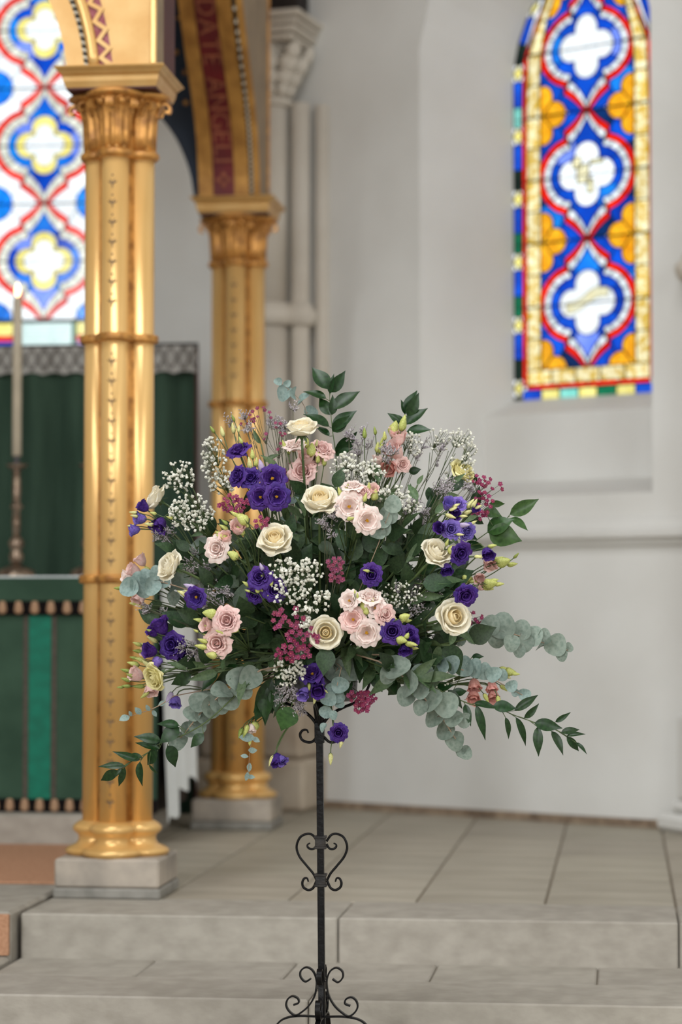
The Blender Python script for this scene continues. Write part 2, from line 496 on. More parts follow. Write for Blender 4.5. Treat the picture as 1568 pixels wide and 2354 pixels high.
# next wall of the apse, out towards the nave
cB = fw(UB, 0, 0)
e2 = V((math.cos(R(62)), -math.sin(R(62)), 0))
mb = MB(); a, b = cB, cB + e2 * 2.6
mb.quad(a + V((0, 0, -.1)), b + V((0, 0, -.1)), b + V((0, 0, ZT)), a + V((0, 0, ZT)))
c = b + V((3.0, -5.5, 0)); mb.quad(b + V((0, 0, -.3)), c + V((0, 0, -.3)), c + V((0, 0, ZT)), b + V((0, 0, ZT)))
tag(mb.build('wall_side', PLASTER), kind='structure')

# east wall behind the altar
XW = -2.87
ZWB = at_Y(98, 797, YE + .16).z
WE = .405
cA = fw(UA, 0, 0)
ew = opening_wall(lambda u, z: V((u, YE, z)), -9.0, cA.x + .35, Z2 - .3, ZT, XW, WE + .05, ZWB - .06, 4.85, .7)
oA = outline(WE + .05, 4.85, .7, ZWB - .06); oC = outline(WE, 4.82, .66, ZWB)
for i in range(len(oA) - 1):
    ew.quad(*[V((XW + u, y, z)) for (u, z), y in ((oA[i], YE), (oA[i + 1], YE), (oC[i + 1], YE + .16), (oC[i], YE + .16))])
ew.quad(V((XW - WE - .05, YE, ZWB - .06)), V((XW + WE + .05, YE, ZWB - .06)), V((XW + WE, YE + .16, ZWB)), V((XW - WE, YE + .16, ZWB)))
ew2 = opening_wall(lambda u, z: V((u, YE + .21, z)), -9.0, cA.x + .6, Z2 - .3, ZT, XW, WE + .05, ZWB - .03, 4.82, .71)
ew.add(ew2.v, ew2.f)
tag(ew.build('wall_back', PLASTER), kind='structure')
# walls and roof that close the chancel off above and to the other side
mb = MB().box(-9.1, -9.0, 2.5, 12.4, -.3, ZT); tag(mb.build('wall_left', PLASTER), kind='structure')
mb = MB().box(-6.1, -6.0, -14, 2.6, -.3, ZT); mb.box(-9.1, -6.0, 2.5, 2.6, -.3, ZT); tag(mb.build('wall_north', PLASTER), kind='structure')
mb = MB().box(6.0, 6.1, -14, 2.7, -.3, ZT); mb.box(4.5, 6.1, 2.5, 2.65, -.3, ZT); tag(mb.build('wall_south', PLASTER), kind='structure')
mb = MB().box(-6.1, 6.1, -14.1, -14.0, -.3, ZT); tag(mb.build('wall_west', PLASTER), kind='structure')
mb = MB().box(-9.1, 6.1, -14.1, 12.6, ZT, ZT + .1); tag(mb.build('ceiling', mat('dark_roof_boards', (96, 84, 72), rough=.8)), kind='structure')

# ---------------------------------------------------------------- painted stone shafts in the corners of the apse
def pier(name, base, turn, zring, zcap, big_r, foot=True):
    """engaged shafts with ring, carved capital and moulded top; base = foot of the main shaft"""
    o = empty(name, base, kind='structure', rot=M.Rotation(turn, 4, 'Z'))
    mw = WM[o]
    def put(nm, mb, m_, smooth=True):
        me = newmesh(nm, mb.v, mb.f, smooth); me.materials.append(m_); return link(nm, me, o, mw.copy())
    h = zcap - base[2]
    zr = zring - base[2]
    r = big_r; r2 = .045
    x2 = r + .055; y2 = .03
    put('shaft', MB().lathe([(r, .5), (r, zr - .05)], 24), PLASTER2)
    put('shaft', MB().lathe([(r * .94, zr + .05), (r * .94, h)], 24), PLASTER2)
    put('slender_shaft', MB().lathe([(r2, .5), (r2, h)], 14, (x2, y2, 0)), PLASTER2)
    put('slender_shaft', MB().lathe([(r2 * .8, .5), (r2 * .8, h)], 14, (x2 + .085, y2 + .07, 0)), PLASTER2)
    rp = [(0, -.06), (.02, -.06), (.032, -.05), (.045, -.02), (.045, .0), (.02, .025), (.012, .05), (0, .05)]
    put('ring_moulding', MB().lathe([(r + a, zr + b) for a, b in rp], 28), PLASTER2)
    put('ring_moulding', MB().lathe([(r2 + a * .8, zr + b) for a, b in rp], 16, (x2, y2, 0)), PLASTER2)
    # stone foot in courses
    bb = [(-.34, .24, -.20, .32, 0, .24), (-.30, .21, -.16, .32, .243, .5)] if foot else [(-.20, .2, -.14, .2, 0, .075), (-.15, .16, -.10, .2, .077, .13), (-.12, .13, -.09, .2, .13, .5)]
    for i, q in enumerate(bb):
        mb = MB().box(q[0], q[1], q[2], q[3], q[4], q[5], .02); put('foot_stone', mb, BARESTONE if foot else PLASTER, False)
    # necking, bell with leaves, moulded top
    put('necking', MB().lathe([(r, h - .02), (r + .022, h - .008), (r + .022, h + .01), (r, h + .022)], 24), PLASTER2)
    bell = MB().lathe([(r * .92, h + .02), (r * .95, h + .09), (r * 1.1, h + .19), (r * 1.55, h + .27)], 32)
    put('capital_bell', bell, PLASTER2)
    for k in range(8):
        q = 2 * PI * k / 8 + .2
        lf = MB()
        for rad, zz, sz in ((r + .012, .06, .040), (r + .03, .115, .055), (r + .06, .175, .060), (r + .095, .225, .046)):
            c_ = V((math.cos(q) * rad, math.sin(q) * rad, h + zz))
            pr = [(.15, -1), (.75, -.6), (1, 0), (.7, .65), (.1, 1)]
            mm = M.Translation(c_) @ M.Rotation(q, 4, 'Z') @ M.Rotation(R(25), 4, 'Y')
            tmp = MB().lathe([(a * sz, b * sz) for a, b in pr], 10)
            lf.add([mm @ (V((p.x * .6, p.y, p.z))) for p in tmp.v], tmp.f)
        put('carved_leaf', lf, PLASTER2)
    for i, (a, z0, z1) in enumerate(((.015, .27, .30), (.035, .303, .335), (.05, .338, .365), (.07, .368, .40))):
        put('moulded_top', MB().box(-.40, r + .07 + a, -r - .07 - a, .5, h + z0, h + z1, .01), PLASTER2, False)
    return o
pA = at_Y(621, 1600, 11.36)
pier('column_1', (pA.x, pA.y, Z2), R(-12), at_Y(630, 722, 11.36).z, at_Y(630, 240, 11.36).z, .085)
pB = on_facet(1640, 1000); pBw = fw(pB[0], -.06, 0)
pier('column_2', (pBw.x, pBw.y, Z2), R(-58), at_Y(1550, 612, pBw.y).z, 4.6, .085, False)
# dark wall post rising from the moulded top
zz = at_Y(630, 240, 11.36).z + .40
o = empty('wall_post', (pA.x, pA.y + .1, zz), 'black timber wall post standing on the carved white capital', 'post')
mb = MB()
mb.box(-.34, .16, -.06, .44, .0, 1.6, .02, mx=WM[o] @ M.Rotation(R(-12), 4, 'Z'))
mb.build('post_shaft', DARKWOOD, o)
MB().box(-.36, .17, -.08, .46, -.0, .05, .01, mx=WM[o] @ M.Rotation(R(-12), 4, 'Z')).build('post_foot', DARKWOOD, o)
# ================================================================ STAINED GLASS
GW = glass('white_glass', (252, 252, 250), (238, 244, 246), scale=24)
GBEAD = glass('pearl_glass', (244, 247, 247), (218, 227, 230), scale=26)
GCREAM = glass('cream_glass', (232, 230, 216), (206, 206, 190), scale=26)
GRED = glass('ruby_glass', (255, 44, 16), (222, 16, 10), scale=12)
GBLUE = glass('cobalt_glass', (14, 92, 220), (8, 52, 164), scale=10)
GSKY = glass('azure_glass', (30, 146, 240), (20, 98, 220), scale=9)
GPER = glass('periwinkle_glass', (138, 160, 244), (96, 128, 236), scale=9)
GDARK = glass('midnight_glass', (10, 52, 110), (6, 24, 58), scale=9)
GGOLD = glass('amber_glass', (250, 184, 40), (222, 138, 16), scale=30)
GROPE = glass('silver_stain_glass', (250, 240, 196), (214, 176, 70), scale=34, lo=.42, hi=.6)
GYEL = glass('straw_glass', (246, 236, 150), (226, 206, 96), scale=40)
GGREEN = glass('bottle_green_glass', (14, 124, 84), (8, 80, 54), scale=14)
GDGREEN = glass('black_green_glass', (18, 44, 34), (10, 26, 22), scale=14)
GMINT = glass('mint_glass', (140, 214, 200), (104, 190, 176), scale=14)
GSTAIN = glass('pale_stain_glass', (255, 248, 214), (253, 238, 186), scale=30)
GLILAC = glass('lilac_glass', (176, 146, 200), scale=14)
def text_glass(name):
    m = glass(name, (214, 232, 226), (196, 218, 212), scale=16)
    nt = m.node_tree; N = nt.nodes; L = nt.links
    tc = N.new('ShaderNodeTexCoord'); sp = N.new('ShaderNodeSeparateXYZ'); L.new(tc.outputs['Object'], sp.inputs[0])
    s1 = N.new('ShaderNodeMath'); s1.operation = 'MULTIPLY'; s1.inputs[1].default_value = 330; L.new(sp.outputs['Z'], s1.inputs[0])
    s2 = N.new('ShaderNodeMath'); s2.operation = 'SINE'; L.new(s1.outputs[0], s2.inputs[0])
    s3 = N.new('ShaderNodeMath'); s3.operation = 'GREATER_THAN'; s3.inputs[1].default_value = .1; L.new(s2.outputs[0], s3.inputs[0])
    nz = N.new('ShaderNodeTexNoise'); nz.inputs['Scale'].default_value = 420; L.new(tc.outputs['Object'], nz.inputs['Vector'])
    s4 = N.new('ShaderNodeMath'); s4.operation = 'GREATER_THAN'; s4.inputs[1].default_value = .5; L.new(nz.outputs[0], s4.inputs[0])
    s5 = N.new('ShaderNodeMath'); s5.operation = 'MULTIPLY'; L.new(s3.outputs[0], s5.inputs[0]); L.new(s4.outputs[0], s5.inputs[1])
    mx = N.new('ShaderNodeMixRGB'); mx.inputs[2].default_value = (.3, .42, .4, 1)
    hs = [n for n in N if n.bl_idname == 'ShaderNodeHueSaturation'][0]
    L.new(s5.outputs[0], mx.inputs[0]); L.new(hs.outputs[0], mx.inputs[1])
    for n in N:
        if n.bl_idname in ('ShaderNodeBsdfTransparent', 'ShaderNodeBsdfTranslucent'): L.new(mx.outputs[0], n.inputs[0])
    return m
GTEXT = text_glass('lettered_glass')

QUAD = [(.363, 0), (.357, .045), (.34, .092), (.312, .137), (.27, .18), (.215, .213), (.166, .224), (.156, .24), (.168, .283), (.125, .312), (.08, .352), (.035, .41), (0, .475)]
def polar_tab():
    full = []
    q = QUAD
    full += q
    full += [(-u, v) for u, v in q[::-1][1:]]
    full += [(-u, -v) for u, v in q[1:]]
    full += [(u, -v) for u, v in q[::-1][1:-1]]
    tab = sorted(((math.atan2(v, u) % (2 * PI)), math.hypot(u, v)) for u, v in full)
    return tab
PT = polar_tab()
def Rout(t):
    t %= 2 * PI
    for i in range(len(PT)):
        a, ra = PT[i]; b, rb = PT[(i + 1) % len(PT)]
        if i == len(PT) - 1: b += 2 * PI
        tt = t if t >= PT[0][0] else t + 2 * PI
        if a <= tt <= b: return ra + (rb - ra) * (tt - a) / max(b - a, 1e-9)
    return PT[0][1]
CW = .425
def Rcell(t): return min(CW / max(abs(math.cos(t)), 1e-6), .5 / max(abs(math.sin(t)), 1e-6))
def Rquat(t, lobe=.113, off=.14):
    best = .06
    for k in range(4):
        d = t - k * PI / 2
        c = off * math.cos(d); s = off * math.sin(d)
        if abs(s) < lobe and c > -lobe: best = max(best, c + math.sqrt(lobe * lobe - s * s))
    return best
def first_in(t, circles):
    rb = Rcell(t); r = .25
    while r < rb:
        x, y = r * math.cos(t), r * math.sin(t)
        for cx, cy, rr in circles:
            if (abs(x) - cx) ** 2 + (abs(y) - cy) ** 2 < rr * rr: return r
        r += .004
    return rb

def stained_window(name, place, P, v0, w0, vs, Rr, scheme, cells, ucen=0.0):
    """place(u, z) -> point on the glass; P = medallion spacing (m); v0 = height of the lowest medallion centre; vs = springing height"""
    win = empty(name, place(0, v0 - P * .5), kind='structure')
    lead = MB(); n_ = place(0, 1) - place(0, 0); e_ = (place(.1, 0) - place(0, 0)).normalized()
    nrm = e_.cross(V((0, 0, 1)))
    def half(z): return 1.0 if z <= vs else max((math.sqrt(max(Rr * Rr - (z - vs) ** 2, 0)) - (Rr - w0)) / w0, .02)
    def W(u, v):
        z = v0 + v * P; return place(u * P * half(z), z)
    rng = random.Random(5)
    def pane(loops, m_, closed=False, lw=(.0026 if scheme == 'amber' else .0014), fwd=0.0):
        """loops: two lists of (u, v) of equal length -> strip pane"""
        a, b = loops
        n = len(a); mb = MB()
        pts = [W(*p) for p in a] + [W(*p) for p in b]
        c = sum(pts, V()) / len(pts)
        fs = [(i, i + 1, n + i + 1, n + i) for i in range(n - 1)]
        me = newmesh('pane', [p - c for p in pts], fs); me.materials.append(m_)
        link('pane', me, win, M.Translation(c + nrm * fwd))
        loop = pts[:n] + pts[n:][::-1]
        if closed: loop = pts[n:]
        for i in range(len(loop)):
            p, q = loop[i], loop[(i + 1) % len(loop)]
            d = q - p
            if d.length < 1e-5: continue
            s = d.normalized().cross(nrm) * lw
            o = nrm * .003
            lead.add([p - s + o, q - s + o, q + s + o, p + s + o, p - s - o, q - s - o, q + s - o, p + s - o], [(0, 1, 2, 3), (7, 6, 5, 4), (0, 4, 5, 1), (3, 2, 6, 7)])
    def pol(r, t, c): return (ucen + r * math.cos(t), c + r * math.sin(t))
    def band(c, t0, t1, ra, rb, m_, n=5):
        ts = [t0 + (t1 - t0) * i / n for i in range(n + 1)]
        pane(([pol(ra(t), t, c) for t in ts], [pol(rb(t), t, c) for t in ts]), m_)
    def rect(u0, u1, a, b, m_, fwd=0.0): pane(([(u0, a), (u1, a)], [(u0, b), (u1, b)]), m_, fwd=fwd)
    if scheme == 'amber':
        circ = [(.425 - .135, .5, .105), (.405, .5 - .14, .1), (.42, .5, .11)]
        pearl, inner, quat = GBEAD, [GBLUE, GBLUE, GSKY, GBLUE, GBLUE, GBLUE, GPER, GBLUE], GW
        fieldm, accent = [GBLUE, GDARK, GBLUE, GBLUE, GSKY, GBLUE, GDARK, GBLUE, GBLUE], GGOLD
    else:
        circ = [(.43, .5, .155)]
        pearl, inner, quat = GCREAM, [GSKY, GBLUE, GSKY, GPER, GBLUE, GSKY, GPER, GSKY], GW
        fieldm, accent = [GW, GW, GW], GSKY
    for c in range(cells):
        top = (c == cells - 1) and cells > 3
        bw_ = .030 if scheme == 'amber' else .042
        Ri = lambda t: Rout(t) - bw_
        Ro = lambda t: min(Rout(t) + bw_ * .95, Rcell(t) - .004)
        Rr_ = lambda t: min(Rout(t) + (.082 if scheme == 'amber' else .094), Rcell(t) - .001)
        Rg = lambda t: max(first_in(t, circ), Rr_(t))
        # quatrefoil and its blue ground
        if scheme == 'amber':
            for k in range(4):
                if k: continue
                ts = [2 * PI * i / 64 for i in range(65)]
                pane(([(ucen, c)] * 65, [pol(Rquat(t), t, c) for t in ts]), quat, True)
            if c == 0:
                pane(([(-.19 + .02 * i, c - .075 + .006 * i - .02 * math.sin(i * .35)) for i in range(20)], [(-.19 + .02 * i, c + .015 + .006 * i - .02 * math.sin(i * .35)) for i in range(20)]), GSTAIN, lw=.0006, fwd=.006)
            if c == 1:
                for q in ((-.13, .10, -.05, .12), (.03, .12, .15, .09), (-.09, -.02, .02, .06), (.0, -.1, .06, -.06)):
                    rect(*[q[0], q[2], c + q[1] - .05, c + q[3] + .02], GSTAIN, .006)
        else:
            for k in range(4):
                t0 = k * PI / 2 - PI / 4
                if k == 0:
                    ts = [2 * PI * i / 64 for i in range(65)]
                    pane(([(ucen, c)] * 65, [pol(Rquat(t) * .70, t, c) for t in ts]), GW, True, .0012)
                band(c, t0, t0 + PI / 2, lambda t: Rquat(t) * .70, lambda t: Rquat(t), GYEL, 14)
        for k in range(8):
            t0 = k * PI / 4 - PI / 8
            band(c, t0, t0 + PI / 4, lambda t: Rquat(t), Ri, inner[(k + c * 3) % len(inner)], 8)
        cuts = [0, .25, .5, .77, .985, 1.035, 1.3]
        cuts = sorted(set([x for x in cuts] + [PI / 2]))
        ang = []
        for q in range(4):
            for x in cuts[:-1]:
                ang.append(q * PI / 2 + (x if q % 2 == 0 else 0) if q % 2 == 0 else q * PI / 2 + (PI / 2 - cuts[len(cuts) - 1 - cuts.index(x)]))
        ang = sorted(ang) + [2 * PI]
        for i in range(len(ang) - 1):
            if ang[i + 1] - ang[i] < 1e-4: continue
            band(c, ang[i], ang[i + 1], Ri, Ro, pearl, 5)
        rc = [0, .5, 1.01, PI / 2]
        for q in range(4):
            for j in range(3):
                a, b = (rc[j], rc[j + 1]) if q % 2 == 0 else (PI / 2 - rc[3 - j], PI / 2 - rc[2 - j])
                band(c, q * PI / 2 + a, q * PI / 2 + b, Ro, Rr_, GRED, 9)
                band(c, q * PI / 2 + a, q * PI / 2 + b, Rr_, Rg, rng.choice(fieldm), 9)
            a0 = q * PI / 2; xs = [a0 + PI / 2 * i / 60 for i in range(61)]
            run = [t for t in xs if Rg(t) < Rcell(t) - .006]
            if len(run) > 2:
                mid_ = len(run) // 2
                for seg in (run[:mid_ + 1], run[mid_:]):
                    if len(seg) > 1:
                        pane(([pol(Rg(t), t, c) for t in seg], [pol(Rcell(t), t, c) for t in seg]), accent)
    v1 = cells - .5
    # rope border, ruby fillet, jewelled border
    B0, B1, B2, B3 = CW, .553, .592, w0 / P
    for s in (-1, 1):
        n = cells * 4
        for i in range(n):
            a = -.5 + (v1 + .5) * i / n; b = -.5 + (v1 + .5) * (i + 1) / n
            rect(s * B0, s * B1, a, b, GROPE)
        for i in range(cells * 2):
            a = -.62 + (v1 + .62) * i / (cells * 2); b = -.62 + (v1 + .62) * (i + 1) / (cells * 2)
            rect(s * B1, s * B2, a, b, GRED)
        v = -.70; k = 0
        while v < v1 - .02:
            seq = [(.135, None), (.16, [GDGREEN, GGREEN, GGREEN, GDGREEN, GMINT][k % 5]), (.205, GBLUE)]
            for hgt, m_ in seq:
                if m_ is None:
                    c = v + hgt / 2; um = (B2 + B3) / 2 * s; hw = (B3 - B2) / 2
                    nn = 14
                    lo = [(um + hw * (-1 + 2 * i / nn) , c - .066 * (abs(math.sin(PI * i / nn)) ** .5) * (1.0 if abs(i - nn / 2) < 2.6 else .62)) for i in range(nn + 1)]
                    hi = [(u_, 2 * c - v_) for u_, v_ in lo]
                    pane((lo, hi), GYEL)
                else:
                    rect(s * B2, s * B3, v, v + hgt, m_)
                v += hgt
            k += 1
    # foot of the window
    if scheme == 'amber':
        for i in range(5): rect(-B1 + 2 * B1 * i / 5, -B1 + 2 * B1 * (i + 1) / 5, -.615, -.5, GROPE)
        for i in range(4): rect(-B1 + 2 * B1 * i / 4, -B1 + 2 * B1 * (i + 1) / 4, -.65, -.615, GRED)
        ms = [GBLUE, GYEL, GMINT, GYEL, GGREEN, GYEL, GBLUE]
        for i in range(7): rect(-B2 + 2 * B2 * i / 7, -B2 + 2 * B2 * (i + 1) / 7, -.737, -.655, ms[i])
        for s in (-1, 1): rect(s * B2, s * B3, -.737, -.70, GDGREEN)
    else:
        rect(-.23, .25, -.745, -.53, GTEXT)
        rect(.25, .285, -.745, -.53, GGREEN); rect(-.265, -.23, -.745, -.53, GGREEN)
        rect(-B0, B0, -.53, -.5, GDGREEN)
        for s in (-1, 1):
            a, b = (.285, B0) if s > 0 else (-B0, -.265)
            rect(a, b, -.64, -.53, GYEL); rect(a, b, -.69, -.64, GRED); rect(a, b, -.745, -.69, GBLUE if s < 0 else GLILAC)
            rect(s * B0, s * B1, -.745, -.5, GROPE); 
    # head of the lancet
    zt = vs + math.sqrt(max(Rr * Rr - (Rr - w0) ** 2, 0)) - .01
    vt = (zt - v0) / P
    if v1 < vt - .05:
        nb = 4
        for i in range(nb):
            a = v1 + (vt - v1) * i / nb; b = v1 + (vt - v1) * (i + 1) / nb
            for j, (x0, x1) in enumerate(((-B3, -.3), (-.3, .3), (.3, B3))):
                vv = [a + (b - a) * q / 6 for q in range(7)]
                pane(([(x0, q) for q in vv], [(x1, q) for q in vv]), [GBLUE, GROPE, GRED, GBLUE][(i + j) % 4])
    lo = lead.build('lead_came', LEAD, win); lo['kind'] = 'stuff'
    # iron saddle bars behind the glass
    for i in range(1, cells * 2):
        z = v0 + (-.5 + i * .5) * P
        if z < vs + .3:
            hw = w0 * half(z)
            MB().tube([place(-hw, z) - nrm * .02, place(hw, z) - nrm * .02], .004, 6).build('saddle_bar', LEAD, win)
    return win
PR = (on_facet(1350, 105, R2)[1] - on_facet(1350, 695, R2)[1]) / 2
stained_window('window_1', lambda u, z: fw(UC + u, R2, z), PR, on_facet(1350, 695, R2)[1], WG, ZSP, RG, 'amber', 3)
PL = (at_Y(98, 68, YE + .16).z - at_Y(98, 600, YE + .16).z) / 2
stained_window('window_2', lambda u, z: V((XW + u, YE + .16, z)), PL, at_Y(98, 600, YE + .16).z, WE, 4.82, .66, 'cloud', 4)
# ================================================================ GILDED CANOPY OVER THE ALTAR
XK, YK1, YK2 = -1.66, 7.87, 10.37         # column axes
SPAN = YK2 - YK1
CX = XK - SPAN / 2
SR, SO = .0455, .0715                      # shaft radius and offset in the clustered column
ZPL = at_Y(240, 1975, YK1 - .17).z         # top of the stone plinth
ZB1 = at_Y(270, 1892, YK1 - .12).z         # top of the moulded base
ZN = at_Y(270, 345, YK1 - .12).z           # necking
ZAB = at_Y(270, 196, YK1 - .17).z          # underside of abacus
ZAT = at_Y(270, 147, YK1 - .18).z          # top of abacus = springing
RINGS = [at_Y(270, 771, YK1 - .12).z, at_Y(270, 1330, YK1 - .12).z]

def quatre(q, off, n_sq=0.0):
    best = 0
    for k in range(4):
        d = q - k * PI / 2; s = SO * math.sin(d); c = SO * math.cos(d); r = SR + off
        if abs(s) < r: best = max(best, c + math.sqrt(r * r - s * s))
    return max(best, SO * .9 + off)
def loft(prof, n=64, flute=None):
    return MB().lathe([(o, z) for o, z in prof], n, sect=(lambda q, o: quatre(q, o) + (flute(q, o) if flute else 0)))

can = empty('altar_canopy', (CX, (YK1 + YK2) / 2, ZPL), 'gilded canopy of clustered columns and painted arches over the altar', 'canopy')
# stone plinths under the columns
for (x, y), lab in (((XK, YK1), 'square grey stone plinth under the near golden column'), ((XK, YK2), 'square grey stone plinth under the far golden column'),
                    ((CX * 2 - XK, YK1), 'square grey stone plinth across the altar, nave side'), ((CX * 2 - XK, YK2), 'square grey stone plinth across the altar, window side')):
    o = empty('stone_plinth', (x, y, Z2), lab, 'plinth', 'plinths of the golden canopy')
    MB().box(-.172, .172, -.17, .17, .034, ZPL - Z2, .008).build('plinth_block', PLINTH, o, WM[o].copy())
    MB().box(-.176, .176, -.174, .174, 0.0, .034, .006).build('plinth_course', mat('plinth_foot', (150, 146, 138), (120, 117, 110), scale=12, rough=.8) if 'plinth_foot' not in MATS else MATS['plinth_foot'], o, WM[o].copy())

# ---- meshes of one column, in column coordinates with z absolute
def mk(mb, nm, m_, smooth=True):
    me = newmesh(nm, mb.v, mb.f, smooth); me.materials.append(m_); return me
parts = []
core = MB().lathe([(.075, ZB1 - .02), (.075, ZN + .1)], 12)
shaft_me = mk(MB().lathe([(SR, ZB1 - .01), (SR, ZN + .02)], 28), 'shaft', GOLD)
ringp = [(-.01, -.016), (.010, -.014), (.016, -.007), (.013, -.001), (.017, .004), (.012, .011), (-.01, .013)]
ring_me = [mk(loft([(o, z + zz) for o, zz in ringp]), 'ring_band', GOLDD) for z in RINGS]
b = ZB1 - ZPL
basep = [(.050, 0), (.056, .05 * b / .5), (.057, .12 * b), (.050, .2 * b), (.040, .25 * b), (.020, .33 * b), (.012, .45 * b), (.013, .58 * b), (.024, .66 * b), (.031, .74 * b), (.030, .84 * b), (.020, .92 * b), (.006, b), (-.012, b)]
base_me = mk(loft([(o, ZPL + z) for o, z in basep], 80), 'moulded_base', GOLD)
hN = ZAB - ZN
neck_me = mk(loft([(o * 1.0, ZN + z) for o, z in ((-.01, -.02), (.010, -.016), (.017, -.006), (.014, .006), (.004, .014), (-.01, .016))]), 'necking', GOLDD)
def fl(q, o): return .004 * math.cos(q * 28)
bell_me = mk(loft([(.002, ZN + .012), (.004, ZN + .3 * hN), (.007, ZN + .55 * hN), (.014, ZN + .72 * hN), (.026, ZN + .84 * hN), (.030, ZN + .88 * hN)], 168, fl), 'fluted_bell', GOLDD)
lip_me = mk(loft([(.0, ZN + .84 * hN), (.036, ZN + .87 * hN), (.052, ZN + .91 * hN), (.056, ZN + .95 * hN), (.046, ZN + .985 * hN), (.02, ZN + hN)], 80), 'bell_lip', GOLDD)
# curled leaf tips round the bell
curl = []
tmp = spline([(0, 0, 0), (.012, 0, .03), (.030, 0, .046), (.046, 0, .036), (.044, 0, .018), (.032, 0, .020)], 4)
curl_me = mk(MB().strap(tmp, .026, .009, (0, 1, 0)), 'curled_leaf', GOLDD, False)
bd = MB().lathe([(.002, -.014), (.012, -.009), (.016, 0), (.012, .009), (.002, .014)], 10)
boss_me = mk(bd, 'leaf_boss', GOLDD)
ab = ZAT - ZAB
abp = [(.150, 0), (.158, .02), (.160, .5 * ab), (.162, .55 * ab), (.158, .6 * ab), (.166, .66 * ab), (.170, .74 * ab), (.180, .86 * ab), (.184, .93 * ab), (.180, ab)]
def square(q, r):
    return r / max(abs(math.cos(q)), abs(math.sin(q)))
aba = MB()
for i, (r, z) in enumerate(abp):
    n = len(aba.v); aba.v += [V((sx * r, sy * r, ZAB + z)) for sx, sy in ((-1, -1), (1, -1), (1, 1), (-1, 1))]
    if i: aba.f += [(n - 4 + k, n - 4 + (k + 1) % 4, n + (k + 1) % 4, n + k) for k in range(4)]
aba.f += [(3, 2, 1, 0), tuple(range(len(aba.v) - 4, len(aba.v)))]
aba_me = mk(aba, 'abacus', GOLDF, False)
und = MB().box(-.149, .149, -.149, .149, ZAB - .006, ZAB + .002)
und_me = mk(und, 'abacus_underside', OXBLOOD, False)
# painted running ornament on the front shaft
orn = MB()
zz = ZB1 + .06
step = .0655
def leaflet(c, ang, ln, wd, yo):
    dx, dz = math.sin(ang), math.cos(ang)
    pts = []
    for t, w in ((0, 0.2), (.35, 1), (.7, .8), (1, 0.05)):
        for s in (-1, 1):
            x = c[0] + dx * ln * t + s * w * wd * dz; z = c[1] + dz * ln * t - s * w * wd * dx
            y = -SO - math.sqrt(max((SR + yo) ** 2 - x * x, 0))
            pts.append(V((x, y, z)))
    orn.add(pts, [(0, 1, 3, 2), (2, 3, 5, 4), (4, 5, 7, 6)])
while zz < ZN - .05:
    if all(abs(zz - r) > .045 for r in RINGS):
        for a in (-1.0, -.45, .45, 1.0): leaflet((0, zz), a, .020, .0022, .0006)
        leaflet((0, zz - .014), 0, .018, .0022, .0006)
        leaflet((0, zz + .026), 0, .008, .0035, .0006)
    zz += step
orn_me = mk(orn, 'painted_ornament', ORN, False)

def column(x, y, full=True):
    mw = M.Translation(V((x, y, 0)))
    c = link('column', core_me, can, mw)
    for k in range(4):
        link('shaft', shaft_me, c, mw @ M.Translation(V((SO * math.cos(k * PI / 2), SO * math.sin(k * PI / 2), 0))))
    for me in (*ring_me, base_me, neck_me, bell_me, lip_me, aba_me, und_me, orn_me): 
        q_ = link(me.name.split('.')[0], me, c, mw)
        if me is orn_me: q_['kind'] = 'stuff'
    for k in range(12):
        q = 2 * PI * k / 12 + PI / 12 * 0
        rr = quatre(q, .006)
        link('curled_leaf', curl_me, c, mw @ M.Rotation(q, 4, 'Z') @ M.Translation(V((rr, 0, ZN + .62 * hN))))
    for k in range(12):
        q = 2 * PI * (k + .5) / 12
        link('leaf_boss', boss_me, c, mw @ M.Rotation(q, 4, 'Z') @ M.Translation(V((quatre(q, .024), 0, ZN + .8 * hN))))
    return c
core_me = mk(core, 'column', GOLDD)
cols = [column(XK, YK1), column(XK, YK2), column(2 * CX - XK, YK1), column(2 * CX - XK, YK2)]

# ---- arches: elliptical, springing from the abaci
HW = .148                                   # half thickness of the arch walls
AA, BB = SPAN / 2 - HW, .72
ZTOP = ZAT + 1.75
NA = 40
_half = spline([(0, 0, 0), (.018, 0, .105), (.050, 0, .2), (.100, 0, .296), (.185, 0, .40), (.325, 0, .535), (.47, 0, .69), (.75, 0, 1.0), (AA, 0, 1.36)], 12)
def ell(phi, o):
    """four-centred arch: phi 0 at one springing, PI at the other; o = offset outwards"""
    s = 1 if phi <= PI / 2 else -1
    t = (phi if s > 0 else PI - phi) / (PI / 2) * (len(_half) - 1)
    i = min(int(t), len(_half) - 2); p = _half[i].lerp(_half[i + 1], t - i)
    d = (_half[min(i + 2, len(_half) - 1)] - _half[max(i - 1, 0)]).normalized()
    x, z = AA - p.x + o * d.z, p.z + o * d.x * min(1, p.z / .16)
    if x < 0: z += x * .9; x = 0
    return (s * x, ZAT + z)
def arch_strip(P, o0, o1, d0, d1, n=NA):
    """strip between offsets o0 at depth d0 and o1 at depth d1; P(s, d, z)"""
    mb = MB()
    for i in range(n):
        a, b = PI * i / n, PI * (i + 1) / n
        (x0, z0), (x1, z1) = ell(a, o0), ell(b, o0); (x2, z2), (x3, z3) = ell(a, o1), ell(b, o1)
        mb.quad(P(x0, d0, z0), P(x1, d0, z1), P(x3, d1, z3), P(x2, d1, z2))
    return mb
